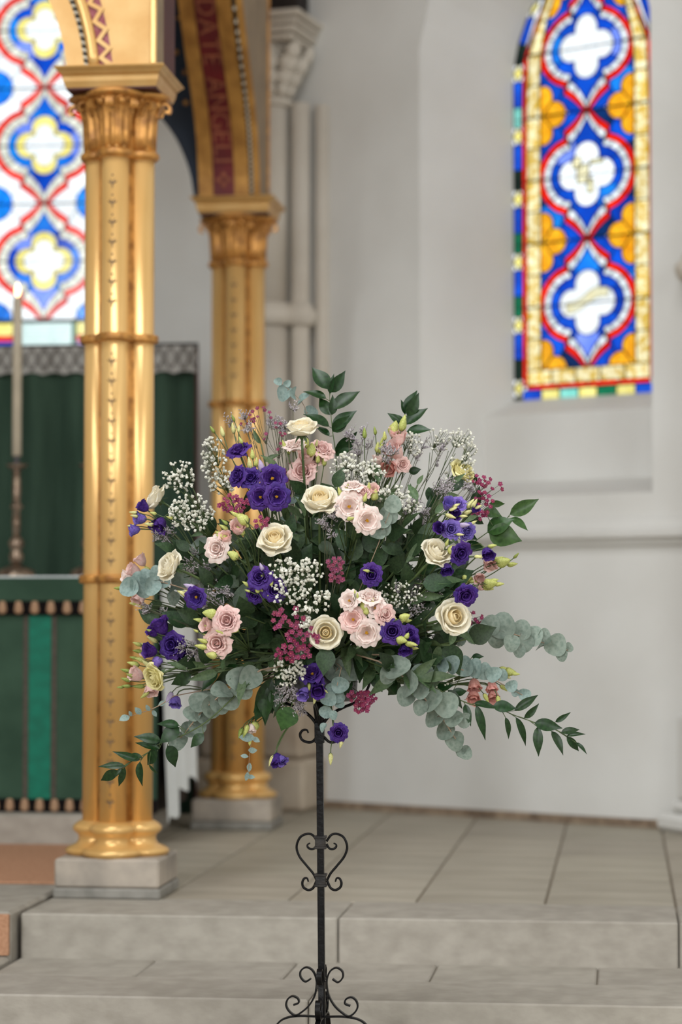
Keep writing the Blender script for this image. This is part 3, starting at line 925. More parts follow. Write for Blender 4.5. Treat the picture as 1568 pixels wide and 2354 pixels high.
def spandrel(P, o, d, n=NA, W_=None):
    mb = MB(); W_ = W_ or AA + 2 * HW + .004
    for i in range(n):
        a, b = PI * i / n, PI * (i + 1) / n
        pa, pb = ell(a, o), ell(b, o)
        def edge(p, q):
            if q < .62: return (W_, p[1] if q < .3 else p[1] + (ZTOP - p[1]) * (q - .3) / .32)
            if q > PI - .62:
                qq = PI - q; return (-W_, p[1] if qq < .3 else p[1] + (ZTOP - p[1]) * (qq - .3) / .32)
            return (W_ * (1 - 2 * (q - .62) / (PI - 1.24)), ZTOP)
        ea, eb = edge(pa, a), edge(pb, b)
        mb.quad(P(pa[0], d, pa[1]), P(pb[0], d, pb[1]), P(eb[0], d, eb[1]), P(ea[0], d, ea[1]))
    return mb
Pf = lambda s, d, z: V((CX + s, YK1 + d, z))         # front arch, d from -HW (nave) to +HW
Pb = lambda s, d, z: V((CX + s, YK2 + d, z))
Ps = lambda s, d, z: V((XK + d, (YK1 + YK2) / 2 + s, z))   # side arch by the near wall
Pl = lambda s, d, z: V((2 * CX - XK + d, (YK1 + YK2) / 2 + s, z))
def part(name, mb, m_, parent=can, smooth=False): return mb.build(name, m_, parent, None, smooth)

def rope(P, o, d, r, nm, parent):
    """black and cream twisted rope along the arch"""
    a_, b_ = MB(), MB()
    n = 150
    for i in range(n):
        ph = PI * (i + .5) / n
        x, z = ell(ph, o); x2, z2 = ell(min(ph + .01, PI), o)
        t = (P(x2, d, z2) - P(x, d, z)).normalized()
        c = P(x, d, z); 
        side = (P(x, d + .01, z) - c).normalized(); nn = t.cross(side)
        ax = (t * .8 + nn * .6).normalized()
        (a_ if i % 2 else b_).tube([c - ax * r * 1.1, c, c + ax * r * 1.1], [r * .55, r * .9, r * .55], 6)
    a = part(nm, a_, BLACKP, parent); a['kind'] = 'stuff'
    b = part(nm, b_, CREAMP, parent); b['kind'] = 'stuff'

LETTER = mat('dull_gilt_letter', (150, 84, 56), (120, 60, 40), rough=.6, scale=40)
# front arch
fa = part('front_arch', arch_strip(Pf, 0, 0, -HW, HW), GOLDF)
part('arch_face', arch_strip(Pf, 0, .062, -HW, -HW - .004), GOLDF, fa)
rope(Pf, .069, -HW - .004, .008, 'rope_moulding', fa)
mb = MB(); mb.tube([Pf(*(lambda p: (p[0], -HW - .012, p[1]))(ell(PI * i / 60, .096))) for i in range(61)], .0185, 10)
part('roll_moulding', mb, GOLD, fa, True)
part('chevron_ground', arch_strip(Pf, .112, .158, -HW - .006, -HW - .006), MAROON, fa)
mb = MB(); zp = []
for i in range(0, 69):
    x, z = ell(PI * i / 68, .122 if i % 2 else .154); zp.append(Pf(x, -HW - .010, z))
mb.strap(zp, .006, .019, (0, 1, 0)); part('chevron', mb, GOLDF, fa)
part('spandrel_panel', spandrel(Pf, .158, -HW - .008), GOLDF, fa)
W_ = AA + 2 * HW
mb = MB()
mb.box(CX + W_ - .014, CX + W_ + .006, YK1 - HW - .022, YK1 - HW - .004, ZAT, ZTOP, .004)
part('corner_bead', mb, GOLD, fa)
mb = MB().box(CX + W_ + .002, CX + W_ + .008, YK1 - HW - .006, YK1 - HW + .10, ZAT, ZTOP); part('corner_margin', mb, TAUPE, fa)
mb = MB().box(CX + W_ + .002, CX + W_ + .009, YK1 - HW + .10, YK1 + HW, ZAT, ZTOP); part('corner_stripe', mb, OXBLOOD, fa)
part('inner_face', spandrel(Pf, 0, HW, W_=AA + .002), NAVY, fa)
# back arch, navy towards the altar
ba = part('back_arch', arch_strip(Pb, -.022, -.022, -HW, HW), NAVY)
part('inner_face', spandrel(Pb, -.022, -HW, W_=AA + .002), NAVY, ba)
part('outer_face', spandrel(Pb, -.022, .10, W_=AA + HW + .10), GOLDF, ba)
# side arches with lettered crimson soffit
for P, sgn in ((Ps, 1), (Pl, -1)):
    d0, d1, d2, d3 = -HW * sgn, -.085 * sgn, .008 * sgn, .072 * sgn
    sa = part('side_arch', arch_strip(P, 0, 0, d1, d2), CRIMSON)
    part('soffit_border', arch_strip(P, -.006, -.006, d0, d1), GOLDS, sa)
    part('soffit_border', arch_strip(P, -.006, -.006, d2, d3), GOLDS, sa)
    rope(P, .004, .081 * sgn, .009, 'rope_moulding', sa)
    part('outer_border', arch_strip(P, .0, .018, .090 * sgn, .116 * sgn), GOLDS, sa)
    part('outer_face', spandrel(P, .018, .116 * sgn, W_=AA + HW + .10), TAUPE, sa)
    part('inner_face', spandrel(P, 0, d0, W_=AA + .002), NAVY, sa)
    mb = MB()
    for y in (YK2 + .09,):
        x = P(0, .118 * sgn, 0).x
        mb.box(x - .006, x + .006, y - .008, y + .008, ZAT, ZTOP)
    part('corner_bead', mb, GOLDD, sa)
    if sgn == 1:
        # raised gilt lettering that follows the soffit
        letters = []; adv = 0.0
        for ch in 'DATE ANGELI':
            if ch == ' ': adv += .05; continue
            cu = bpy.data.curves.new('lettering', 'FONT'); cu.body = ch; cu.size = .115; cu.extrude = .002; cu.resolution_u = 3
            ob = bpy.data.objects.new('lettering_tmp', cu); COL.objects.link(ob)
            dg = bpy.context.evaluated_depsgraph_get(); me = bpy.data.meshes.new_from_object(ob.evaluated_get(dg))
            bpy.data.objects.remove(ob)
            x0_ = min(v.co.x for v in me.vertices); x1_ = max(v.co.x for v in me.vertices)
            letters.append(([V((v.co.x - x0_ + adv, v.co.y, v.co.z)) for v in me.vertices], [tuple(p.vertices) for p in me.polygons]))
            adv += x1_ - x0_ + .014
        x1 = adv
        # arc length table from the far springing upwards
        tab = []; s = 0; prev = None
        for i in range(400):
            ph = PI * (1 - 0) * i / 400
            p = ell(ph, -.004)
            if prev: s += math.hypot(p[0] - prev[0], p[1] - prev[1])
            tab.append((s, ph)); prev = p
        def at_s(q):
            for i in range(1, len(tab)):
                if tab[i][0] >= q:
                    a, b_ = tab[i - 1], tab[i]; k = (q - a[0]) / max(b_[0] - a[0], 1e-9); return a[1] + (b_[1] - a[1]) * k
            return tab[-1][1]
        for lv, lf in letters:
            vs = []
            for v in lv:
                ph = at_s((x1 - v.x) + .135); x, z = ell(ph, -.004 - v.z)
                vs.append(P(x, -.0745 + v.y, z))
            part('letter', MB().add(vs, lf), LETTER, sa)
        cr = MB()
        for k in range(4):
            c_ = .072; ang = k * PI / 2
            dx, ds = .021 * math.cos(ang), .021 * math.sin(ang)
            ph = at_s(c_ + ds); x, z = ell(ph, -.006)
            c3 = P(x, -.0385 + dx, z)
            tmp = MB().lathe([(.001, -.012), (.008, -.006), (.0125, 0), (.008, .006), (.001, .012)], 10)
            cr.add([c3 + V((p.x, p.z * .4, p.y)) for p in tmp.v], tmp.f)
        part('cross_ornament', cr, LETTER, sa)
# starry vault and cornice over all
mb = MB().box(CX - W_, CX + W_, YK1 - HW, YK2 + HW, ZTOP - .04, ZTOP)
part('vault_ceiling', mb, NAVY)
mb = MB()
for i, (o, z) in enumerate(((.02, 0), (.05, .05), (.09, .1), (.12, .16))):
    mb.box(CX - W_ - o, CX + W_ + o, YK1 - HW - o, YK2 + HW + o, ZTOP + z, ZTOP + z + .055, .006)
part('cornice', mb, GOLDF)
for px, py in ((425, 166), (427, 236), (405, 120), (412, 40), (400, 205)):
    c_ = at_Y(px, py, YK2 - HW - .003); st = MB(); pts = [c_ + V((0, -.002, 0))]
    for k in range(12):
        rr = .017 if k % 2 == 0 else .007
        pts.append(c_ + V((rr * math.cos(k * PI / 6), 0, rr * math.sin(k * PI / 6))))
    st.add(pts, [(0, 1 + k, 1 + (k + 1) % 12) for k in range(12)]); part('gilt_star', st, GOLDD, ba)

# ================================================================ ALTAR
YA = 9.42
XA1 = at_Y(361, 1600, YA).x
XA0 = XA1 - 2.2
ZA = at_Y(100, 1326, YA).z
alt = empty('altar', ((XA0 + XA1) / 2, YA + .38, Z3), 'altar table hung with dark green cloth behind the golden column', 'altar')
MB().box(XA0 + .01, XA1 - .01, YA + .02, YA + .72, Z3, ZA - .02).build('altar_body', DARKWOOD, alt)
MB().box(XA0, XA1, YA + .005, YA + .74, ZA - .022, ZA - .004, .004).build('altar_top', mat('altar_slab', (150, 150, 146), rough=.5), alt)
fr = empty('altar_frontal', ((XA0 + XA1) / 2, YA, Z3), 'dark green altar frontal with emerald stripe and fringes', 'altar cloth')
ztf = at_Y(100, 1382, YA - .02).z; zbf = at_Y(100, 1836, YA).z; zf1 = at_Y(100, 1414, YA - .02).z
MB().box(XA0, XA1, YA - .004, YA + .004, zbf, ZA - .03).build('cloth_panel', GREENCLOTH, fr)
MB().box(XA0 - .004, XA1 + .004, YA - .030, YA - .006, ztf, ZA - .004, .003).build('top_band', GREENCLOTH, fr)
xe0, xe1 = at_Y(67, 1600, YA).x, at_Y(118, 1600, YA).x
for k in range(2):
    sh = k * -1.45
    MB().box(xe0 + sh, xe1 + sh, YA - .008, YA - .003, zbf, ztf + .02).build('emerald_stripe', EMERALD, fr)
    for a, b_ in ((xe0 - .021, xe0 - .003), (xe1 + .003, xe1 + .021)):
        MB().box(a + sh, b_ + sh, YA - .009, YA - .003, zbf, ztf + .02).build('braid', GALLOON, fr)
def fringe(y, z0, z1, sp, off):
    MB().box(XA0, XA1, y - .004, y + .004, z0, z1).build('fringe_heading', FRINGED, fr)
    h = z1 - z0
    t = MB().lathe([(.006, 0), (.012, -.003), (.0145, -h * .25), (.0185, -h * .62), (.016, -h * .8), (.004, -h * .93)], 10)
    me = newmesh('tassel', [V((p.x, p.y * .5, p.z)) for p in t.v], t.f, True); me.materials.append(FRINGET)
    x = XA1 - off
    while x > XA0:
        link('tassel', me, fr, M.Translation(V((x, y - .008, z1)))); x -= sp
fringe(YA - .022, zf1, ztf, .0655, .03)
fringe(YA - .006, at_Y(100, 1868, YA).z, zbf, .0605, .045)
# white linen falling over the end of the altar
ln = empty('altar_linen', (XA1, YA + .36, ZA), 'white linen cloth hanging over the end of the altar', 'altar cloth')
mb = MB(); vs = []; fs = []
ny, nz = 26, 14
for i in range(ny + 1):
    t = i / ny; y = YA + .02 + .70 * t
    for j in range(nz + 1):
        q = j / nz
        zb = Z3 - .045 + (.0 if t < .35 else .10) + .022 * math.sin(t * 17) + .03 * abs(math.sin(t * 6.1))
        z = ZA + (zb - ZA) * q
        vs.append(V((XA1 + .012 + q * (.02 + .012 * math.sin(t * 21 + q)) , y + .02 * math.sin(q * 3) * (t - .5), z)))
for i in range(ny):
    for j in range(nz):
        a = i * (nz + 1) + j; fs.append((a, a + nz + 1, a + nz + 2, a + 1))
mb.add(vs, fs); o = mb.build('side_drop', LINEN, ln, None, True)
MB().box(XA0, XA1 + .012, YA - .012, YA + .73, ZA - .004, ZA + .003, .001).build('top_cloth', LINEN, ln)

# ================================================================ CURTAIN BEHIND THE ALTAR
YD = 10.72
xr = at_Y(449, 1000, YD).x
zt = at_Y(400, 797, YD).z; zv = at_Y(400, 856, YD).z
du = empty('dossal_curtain', ((xr - 1.6), YD, Z3), 'dark green curtain with a pale lattice valance behind the altar', 'curtain')
vs = []; fs = []; n = 150
for i in range(n + 1):
    x = xr - 2.6 * i / n
    dy = .022 * math.sin(i * .55) + .012 * math.sin(i * .23 + 1)
    for z in (Z2 + .02, zv - .02, zt - .01): vs.append(V((x, YD + dy * (1 if z < zv else .5), z)))
for i in range(n):
    for j in range(2): a = i * 3 + j; fs.append((a, a + 1, a + 4, a + 3))
mb = MB(); mb.add(vs, fs); mb.build('drape', CURTAIN, du, None, True)
VALC = mat('grey_lace', (176, 172, 166), (160, 156, 150), rough=.9, scale=30)
VALD = mat('lace_cord', (122, 116, 110), rough=.9)
vs = []; fs = []
n = 130
for i in range(n + 1):
    x = xr + .012 - 2.62 * i / n
    sc_ = .012 * abs(math.sin(i * PI / 5))
    for z in (zv - .01 + sc_, zt): vs.append(V((x, YD - .045 + .006 * math.sin(i * .8), z)))
for i in range(n): a = i * 2; fs.append((a, a + 1, a + 3, a + 2))
MB().add(vs, fs).build('lace_valance', VALC, du)
lt = MB(); dm = .058
k = 0
while k * dm < 2.7:
    for s in (-1, 1):
        x0 = xr + .012 - k * dm
        a = V((x0, YD - .054, zv + .008)); b_ = V((x0 + s * dm * 1.0, YD - .054, zt - .004))
        if b_.x < xr + .02: lt.tube([a, b_], .0045, 5)
    k += 1
o = lt.build('lace_lattice', VALD, du); o['kind'] = 'stuff'
MB().tube([(xr + .015, YD - .02, zt + .006), (xr - 2.6, YD - .02, zt + .006)], .009, 8).build('curtain_rod', BLACKP, du)
MB().tube([(xr + .008, YD - .01, Z2), (xr + .008, YD - .01, zt)], .008, 8).build('edge_post', OXBLOOD, du)

# ================================================================ CANDLESTICKS
FLAME = bpy.data.materials.new('candle_flame'); FLAME.use_nodes = True
N = FLAME.node_tree.nodes; N.remove(N['Principled BSDF']); em = N.new('ShaderNodeEmission')
em.inputs[0].default_value = (1, .72, .38, 1); em.inputs[1].default_value = 5
FLAME.node_tree.links.new(em.outputs[0], N['Material Output'].inputs[0])
YCD = 9.93
def candlestick(px, label):
    b = at_Y(px, 1326, YCD); x = b.x; z0 = ZA + .003
    o = empty('altar_candlestick', (x, YCD, z0), label, 'candlestick', 'candlesticks on the altar')
    Z = lambda py: at_Y(px, py, YCD).z
    k = at_Y(px + 1, 1000, YCD).x - at_Y(px, 1000, YCD).x
    def L(nm, prof, m_, n=20):
        MB().lathe([(r * k, z) for r, z in prof], n, (x, YCD, 0)).build(nm, m_, o, None, True)
    L('foot', [(44, z0), (44, z0 + .006), (40, Z(1312)), (28, Z(1306)), (14, Z(1300)), (9, Z(1296))], BRASS)
    L('lower_knop', [(9, Z(1296)), (15, Z(1290)), (16, Z(1275)), (10, Z(1266)), (16, Z(1258)), (18, Z(1247)), (12, Z(1238)), (8, Z(1232))], BRASS)
    L('stem', [(8, Z(1234)), (9.5, Z(1200)), (8, Z(1172)), (14, Z(1168)), (14, Z(1163)), (8, Z(1158)), (9.5, Z(1120)), (8, Z(1085)), (10, Z(1078))], BRASS)
    L('drip_pan', [(6, Z(1082)), (14, Z(1078)), (25, Z(1070)), (25, Z(1068)), (8, Z(1071))], BRASS)
    L('socket', [(7.5, Z(1075)), (7.5, Z(1044)), (6, Z(1044))], TIN)
    L('candle', [(10.3, Z(1048)), (10.3, Z(690)), (8, Z(684)), (2, Z(683))], CANDLE)
    L('wick', [(1, Z(684)), (.8, Z(674))], BLACKP, 6)
    L('flame', [(.5, Z(683)), (4.5, Z(678)), (6.5, Z(669)), (5.2, Z(660)), (2.5, Z(654)), (.3, Z(649))], FLAME)
candlestick(37, 'tall candlestick with lit ivory candle standing clear on the altar')
candlestick(204, 'tall candlestick almost hidden behind the near golden column')
# ================================================================ WROUGHT IRON FLOWER STAND
DS = 6.2
SB = at_z(740, 2475, 0.0)                      # foot of the stand
KS = DS / FPX                                  # metres per photograph pixel at the stand
def sp(px, py, d=0.0):
    """point of the stand: px, py measured in the photograph, d metres towards the camera"""
    p = at_Y(px, py, SB.y - d); return p
# in-plane axes of the stand, parallel to the church front
std = empty('flower_stand', SB, 'black wrought iron pedestal stand with heart scrolls under the flowers', 'flower stand')
zz = lambda py: sp(738, py).z
def ctr(py): return sp(735 + (py - 1690) * 5.5 / 664, py).x
def bar(name, y0, y1, w, m_=IRON, parent=std, bev=.0012):
    x0, x1 = ctr(y0), ctr(y1); za, zb = zz(y0), zz(y1)
    mb = MB(); h = w / 2; vs = []
    for x, z in ((x1, zb), (x0, za)):
        for a, b in ((-1, -1), (1, -1), (1, 1), (-1, 1)): vs.append(V((x + a * h, SB.y + b * h, z)))
    mb.add(vs, [(0, 1, 2, 3)[::-1], (4, 5, 6, 7)] + [(k, (k + 1) % 4, 4 + (k + 1) % 4, 4 + k) for k in range(4)])
    o = mb.build(name, m_, parent)
    bv = o.modifiers.new('edge', 'BEVEL'); bv.width = bev; bv.segments = 2; bv.limit_method = 'ANGLE'
    return o
bar('pole', 1668, 2420, .0172)
bar('top_socket', 1660, 1708, .0245)
bar('heart_collar', 1926, 1946, .026, IRONW); bar('heart_collar', 2013, 2033, .026, IRONW)
bar('leg_collar', 2256, 2272, .026, IRONW)
for py in (1924, 1948, 2011, 2035):
    bar('collar_rim', py - 3, py + 3, .031, IRONW)
def mirror(pts, axis=738):
    return [(2 * axis - x, y) for x, y in pts]
def rod(name, pts, r, tap=None, n=8):
    c = spline([(x, 0, y) for x, y in pts], 8)
    P3 = [sp(p.x, p.z) for p in c]
    k = len(P3)
    rr = [r * (1 if not tap else 1 - (1 - tap) * max(0, (i / (k - 1) - .6) / .4)) for i in range(k)]
    MB().tube(P3, rr, n).build(name, IRON, std, None, True)
heart = [(729, 1934), (719, 1920), (706, 1917), (690, 1925), (682, 1946), (688, 1968), (705, 1990), (720, 2008), (728, 2024)]
tail = [(728, 2024), (720, 2041), (709, 2046), (698, 2040), (695, 2030), (699, 2020), (706, 2019), (709, 2027)]
inner = [(729, 1940), (723, 1950), (715, 1952), (708, 1948), (707, 1942), (713, 1938)]
for f in (lambda p: p, lambda p: mirror(p, 740)):
    rod('heart_scroll', f(heart), .0032); rod('tail_scroll', f(tail), .0034, .6); rod('inner_curl', f(inner), .003, .6)
curlS = [(729, 1694), (718, 1705), (706, 1706), (694, 1700), (690, 1688), (696, 1679), (705, 1678), (709, 1685)]
for f in (lambda p: p, lambda p: mirror(p, 737)): rod('socket_curl', f(curlS), .0036, .6)
# arms that carry the bowl, and scroll legs, each in four directions
def radial(pts, k):
    """profile (pixels from the pole, pixel height) turned to direction k; k=0 to the wall side"""
    c = spline([(x, 0, y) for x, y in pts], 7); out = []
    d = (V((1, 0, 0)), V((0, 1, 0)), V((-1, 0, 0)), V((0, -1, 0)))[k]
    for p in c: out.append(V((ctr(min(p.z, 2420)), SB.y, zz(p.z))) + d * (p.x * KS))
    return out, V((0, 0, 1)).cross(d)
arm = [(6, 1672), (12, 1658), (30, 1640), (56, 1626), (88, 1612), (110, 1588), (119, 1560), (112, 1545), (100, 1546), (96, 1554), (101, 1560)]
legA = [(-25, 2250), (-38, 2257), (-49, 2246), (-48, 2232), (-35, 2224), (-21, 2231), (-13, 2248), (-12, 2266), (-17, 2290), (-30, 2312), (-48, 2328), (-62, 2335), (-76, 2326), (-83, 2312), (-79, 2298), (-68, 2291), (-56, 2296), (-54, 2306), (-66, 2311)]
legA = [(-x, y) for x, y in legA]
legB = [(8, 2337), (48, 2336), (82, 2341), (104, 2356), (128, 2396), (150, 2440), (168, 2468), (182, 2474)]
for k in range(4):
    pts, sd = radial(arm, k)
    n = len(pts); MB().tube(pts, [.0046 - .0022 * i / n for i in range(n)], 8).build('bowl_arm', IRON, std, None, True)
    pts, sd = radial(legA, k); MB().strap(pts, .0135, .0042, sd).build('leg_scroll', IRON, std)
    pts, sd = radial(legB, k); MB().strap(pts, .0135, .0045, sd).build('leg', IRON, std)
# tapered leaf-shaped stem between socket and bowl
MB().tube([V((ctr(1672), SB.y, zz(1672))), V((ctr(1650), SB.y - .004, zz(1650))), V((ctr(1625), SB.y - .006, zz(1625))), V((ctr(1606), SB.y - .006, zz(1606)))], [.0105, .0125, .016, .013], 10).build('bowl_stem', IRON, std, None, True)
# bowl and foam
bw = empty('flower_bowl', (ctr(1610), SB.y, zz(1611)), 'grey round bowl cupped in the iron arms under the flowers', 'bowl')
cx, cz = ctr(1600), zz(1611)
MB().lathe([(.0, 0), (.088, 0), (.094, .006), (.098, .03), (.100, .074), (.097, .075), (.093, .03), (.088, .009), (0, .008)], 36, (cx, SB.y, cz)).build('bowl_shell', TIN, bw, None, True)
MB().lathe([(.05, .01), (.085, .03), (.088, .09), (.07, .13), (.03, .15), (.005, .152)], 20, (cx, SB.y, cz)).build('foam_block', FOAM, bw, None, True)
# ================================================================ FLOWERS
ROOT = V((cx, SB.y, cz + .10))                  # heart of the foam
rn = random.Random(3)
def dep(px, py, k=1.0):
    """how far a bloom stands out towards the camera: the bunch is a dome"""
    q = 1 - ((px - 765) / 560) ** 2 - ((py - 1400) / 540) ** 2
    return .27 * math.sqrt(max(q, 0)) * k
def fp(px, py, d=None):
    d = dep(px, py) if d is None else d
    return at_Y(px, py, SB.y - d)
CAMV = V((.12, -1, 0)).normalized()
def facing(p, cam=.75, out=.8, up=.1):
    o = (p - ROOT).normalized()
    return (o * out + CAMV * cam + V((0, 0, up))).normalized()

ROSE = mat('cream_rose_petal', (253, 248, 232), (250, 240, 214), rough=.6, scale=9, transl=.36, spec=.25, rand=.03)
ROSEI = mat('ivory_rose_heart', (254, 242, 208), (252, 232, 186), rough=.6, scale=9, transl=.36, spec=.25, rand=.03)
LEMON = mat('lemon_rose_petal', (248, 240, 190), (236, 226, 160), rough=.6, scale=9, transl=.22, spec=.25, rand=.03)
PINK = mat('blush_petal', (247, 220, 212), (241, 198, 192), rough=.6, scale=7, transl=.25, spec=.25, rand=.05)
PALEP = mat('pale_blush_petal', (250, 238, 230), (246, 220, 212), rough=.6, scale=7, transl=.25, spec=.25, rand=.04)
SALMON = mat('salmon_petal', (234, 180, 168), (224, 156, 146), rough=.6, scale=7, transl=.25, spec=.25, rand=.05)
PURPLE = mat('violet_petal', (88, 54, 146), (62, 34, 110), rough=.55, scale=6, transl=.2, spec=.3, rand=.12)
LILAC = mat('lilac_petal', (140, 120, 200), (112, 92, 178), rough=.55, scale=6, transl=.2, spec=.3, rand=.1)
PLILAC = mat('pale_lilac_bud', (206, 190, 216), (184, 164, 204), rough=.6, transl=.2)
BUDY = mat('lime_bud', (212, 212, 132), (178, 186, 90), rough=.5, scale=14, transl=.15, rand=.08)
BUDC = mat('cream_bud', (228, 222, 164), (204, 200, 122), rough=.5, scale=14, transl=.15, rand=.06)
BUDG = mat('green_bud', (158, 170, 86), (128, 146, 62), rough=.5, scale=14, transl=.1, rand=.08)
STAM = mat('yellow_stamen', (232, 176, 30), (140, 84, 10), rough=.6, scale=200)
STEMG = mat('green_stem', (84, 100, 56), (62, 80, 42), rough=.5, scale=20)
STEMB = mat('twiggy_stem', (98, 98, 74), (76, 78, 56), rough=.7, scale=20)
STEMP = mat('pale_eucalyptus_stem', (176, 150, 126), (140, 120, 100), rough=.6, scale=20)
LEAFD = mat('dark_rose_leaf', (54, 78, 46), (34, 54, 30), rough=.5, scale=12, detail=6, transl=.12, spec=.45, rand=.22)
LEAFM = mat('mid_green_leaf', (88, 108, 72), (66, 88, 56), rough=.5, scale=12, transl=.15, spec=.4, rand=.18)
RUSC = mat('glossy_ruscus_leaf', (38, 68, 32), (20, 44, 18), rough=.36, scale=8, transl=.12, spec=.38, rand=.15)
RUSC2 = mat('fresh_ruscus_leaf', (62, 94, 44), (42, 70, 30), rough=.36, scale=8, transl=.18, spec=.4, rand=.12)
EUCA = mat('grey_green_eucalyptus_leaf', (142, 154, 142), (114, 130, 118), rough=.62, scale=5, detail=4, transl=.15, spec=.35, rand=.1)
EUCB = mat('blue_green_eucalyptus_leaf', (150, 168, 162), (124, 146, 140), rough=.62, scale=5, detail=4, transl=.15, spec=.35, rand=.08)
GYPW = mat('white_gypsophila', (244, 242, 232), (226, 224, 208), rough=.8, scale=60, transl=.2, spec=.2)
LIMO = mat('grey_lavender_statice', (198, 190, 190), (152, 142, 152), rough=.8, scale=80, spec=.2)
WAXM = mat('magenta_waxflower', (148, 42, 88), (104, 20, 58), rough=.5, scale=40, transl=.15, rand=.14)
WAXD = mat('dusky_waxflower', (140, 54, 88), (104, 36, 64), rough=.5, scale=40, transl=.15, rand=.14)
WAXC = mat('waxflower_eye', (206, 96, 110), (150, 40, 70), rough=.5)

# ---------------------------------------------------------------- petal, bud and leaf meshes
def petal_mesh(name, prof, wrap, mats, ruffle=0.0, tip=0.0, nu=8, nv=7, seed=0, reflex=.04):
    """part of a cup: prof [(radius, height)] from base to rim, wrapped +-wrap about the axis (+X side)"""
    C = spline([(r, 0, z) for r, z in prof], 6)
    vs = []; fs = []
    for j in range(nv + 1):
        v = j / nv; c = C[min(int(round(v * (len(C) - 1))), len(C) - 1)]
        for i in range(nu + 1):
            u = -1 + 2 * i / nu
            w = wrap * (math.sin(PI * min(.5, .12 + v * .62)) ** .8) * (1 - .16 * max(0, v - .8) / .2)
            rr = c.x + reflex * (u * u) * v * v + ruffle * v * v * math.sin(u * 6.2 + seed) 
            z = c.z - (.12 * abs(u) ** 2.4 - tip * (1 - abs(u)) ** 1.5) * v ** 3 + ruffle * .6 * v * v * math.sin(u * 7.7 + seed * 2.1)
            a = u * w
            vs.append((rr * math.cos(a), rr * math.sin(a), z))
    for j in range(nv):
        for i in range(nu):
            a = j * (nu + 1) + i; fs.append((a, a + 1, a + nu + 2, a + nu + 1))
    me = newmesh(name, vs, fs, True); me.materials.append(mats); return me
RP = [([(.02, 0), (.10, .3), (.10, .7), (.03, .88)], R(150), 2, 0.0, .02),
      ([(.02, 0), (.24, .25), (.25, .62), (.15, .92)], R(112), 3, 0.0, .05),
      ([(.02, 0), (.36, .2), (.43, .58), (.36, .92)], R(84), 4, 0.0, .05),
      ([(.02, 0), (.46, .15), (.59, .5), (.60, .82), (.66, .9)], R(66), 5, .01, .06),
      ([(.02, 0), (.5, .1), (.75, .42), (.83, .70), (.97, .77)], R(54), 5, .03, .11),
      ([(.02, 0), (.5, .03), (.86, .26), (1.0, .48), (1.13, .42)], R(47), 5, .04, .17)]
ROSEM = {}
def rose_meshes(kind):
    if kind in ROSEM: return ROSEM[kind]
    o, i = {'cream': (ROSE, ROSEI), 'lemon': (LEMON, LEMON), 'white': (ROSE, ROSE)}[kind]
    ROSEM[kind] = [(petal_mesh('petal', pr, w, i if k < 3 else o, ru, tp, seed=k), n) for k, (pr, w, n, ru, tp) in enumerate(RP)]
    return ROSEM[kind]
def leaf_mesh(name, m_, ln=1.0, wd=.3, peak=.45, fold=.12, droop=.25, tipx=1.3, nx=8):
    """along +X, face +Z, creased along the midrib"""
    vs = []; fs = []
    for i in range(nx + 1):
        t = i / nx
        w = wd * (math.sin(PI * (t ** (math.log(.5) / math.log(peak)))) ** (.8 if t < .5 else tipx * .8)) if 0 < t < 1 else 0.006
        zc = -droop * t * t
        for s in (-1, -.5, 0, .5, 1):
            vs.append((t * ln, s * w, zc + fold * abs(s) * w / wd * .5 + .03 * math.sin(t * 9 + s * 2) * abs(s) * wd))
    for i in range(nx):
        for k in range(4):
            a = i * 5 + k; fs.append((a, a + 5, a + 6, a + 1))
    me = newmesh(name, vs, fs, True); me.materials.append(m_); return me
def disc_leaf(name, m_, el=1.0, cup=.12, notch=.0):
    vs = [(0, 0, 0)]; fs = []; n = 18
    vs = []
    rings = (.0, .35, .7, 1.0)
    for rI in rings:
        for k in range(n):
            q = 2 * PI * k / n
            r = rI * .5 * (1 + .05 * math.sin(3 * q + 1)) 
            x = .5 * el + r * el * math.cos(q); y = r * math.sin(q)
            vs.append((x, y, cup * rI * rI * math.sin(q) ** 2 - .10 * rI * rI * math.cos(q) - .03 * math.cos(2 * q) * rI))
    for j in range(3):
        for k in range(n):
            fs.append((j * n + k, j * n + (k + 1) % n, (j + 1) * n + (k + 1) % n, (j + 1) * n + k))
    me = newmesh(name, vs, fs, True); me.materials.append(m_); return me
LM = {'rose': leaf_mesh('leaf', LEAFD, 1, .30, .42, .14, .22), 'mid': leaf_mesh('leaf', LEAFM, 1, .17, .4, .12, .25), 'broad': leaf_mesh('leaf', LEAFD, 1, .36, .42, .12, .15, 1.6),
      'rusc': leaf_mesh('leaf', RUSC, 1, .21, .42, .12, .22, 1.5), 'rusc2': leaf_mesh('leaf', RUSC2, 1, .24, .42, .12, .2, 1.5), 'narrow': leaf_mesh('leaf', RUSC, 1, .13, .42, .1, .3, 1.4),
      'euc': disc_leaf('leaf', EUCA, 1.0), 'euc2': disc_leaf('leaf', EUCB, 1.08, .2), 'eucs': disc_leaf('leaf', EUCB, 1.5, .1)}
LM['eucs'] = leaf_mesh('leaf', EUCB, 1.5, .42, .5, .08, .2, 1.2)
LM['broadfresh'] = leaf_mesh('leaf', RUSC2, 1, .33, .45, .1, .12, 1.5)
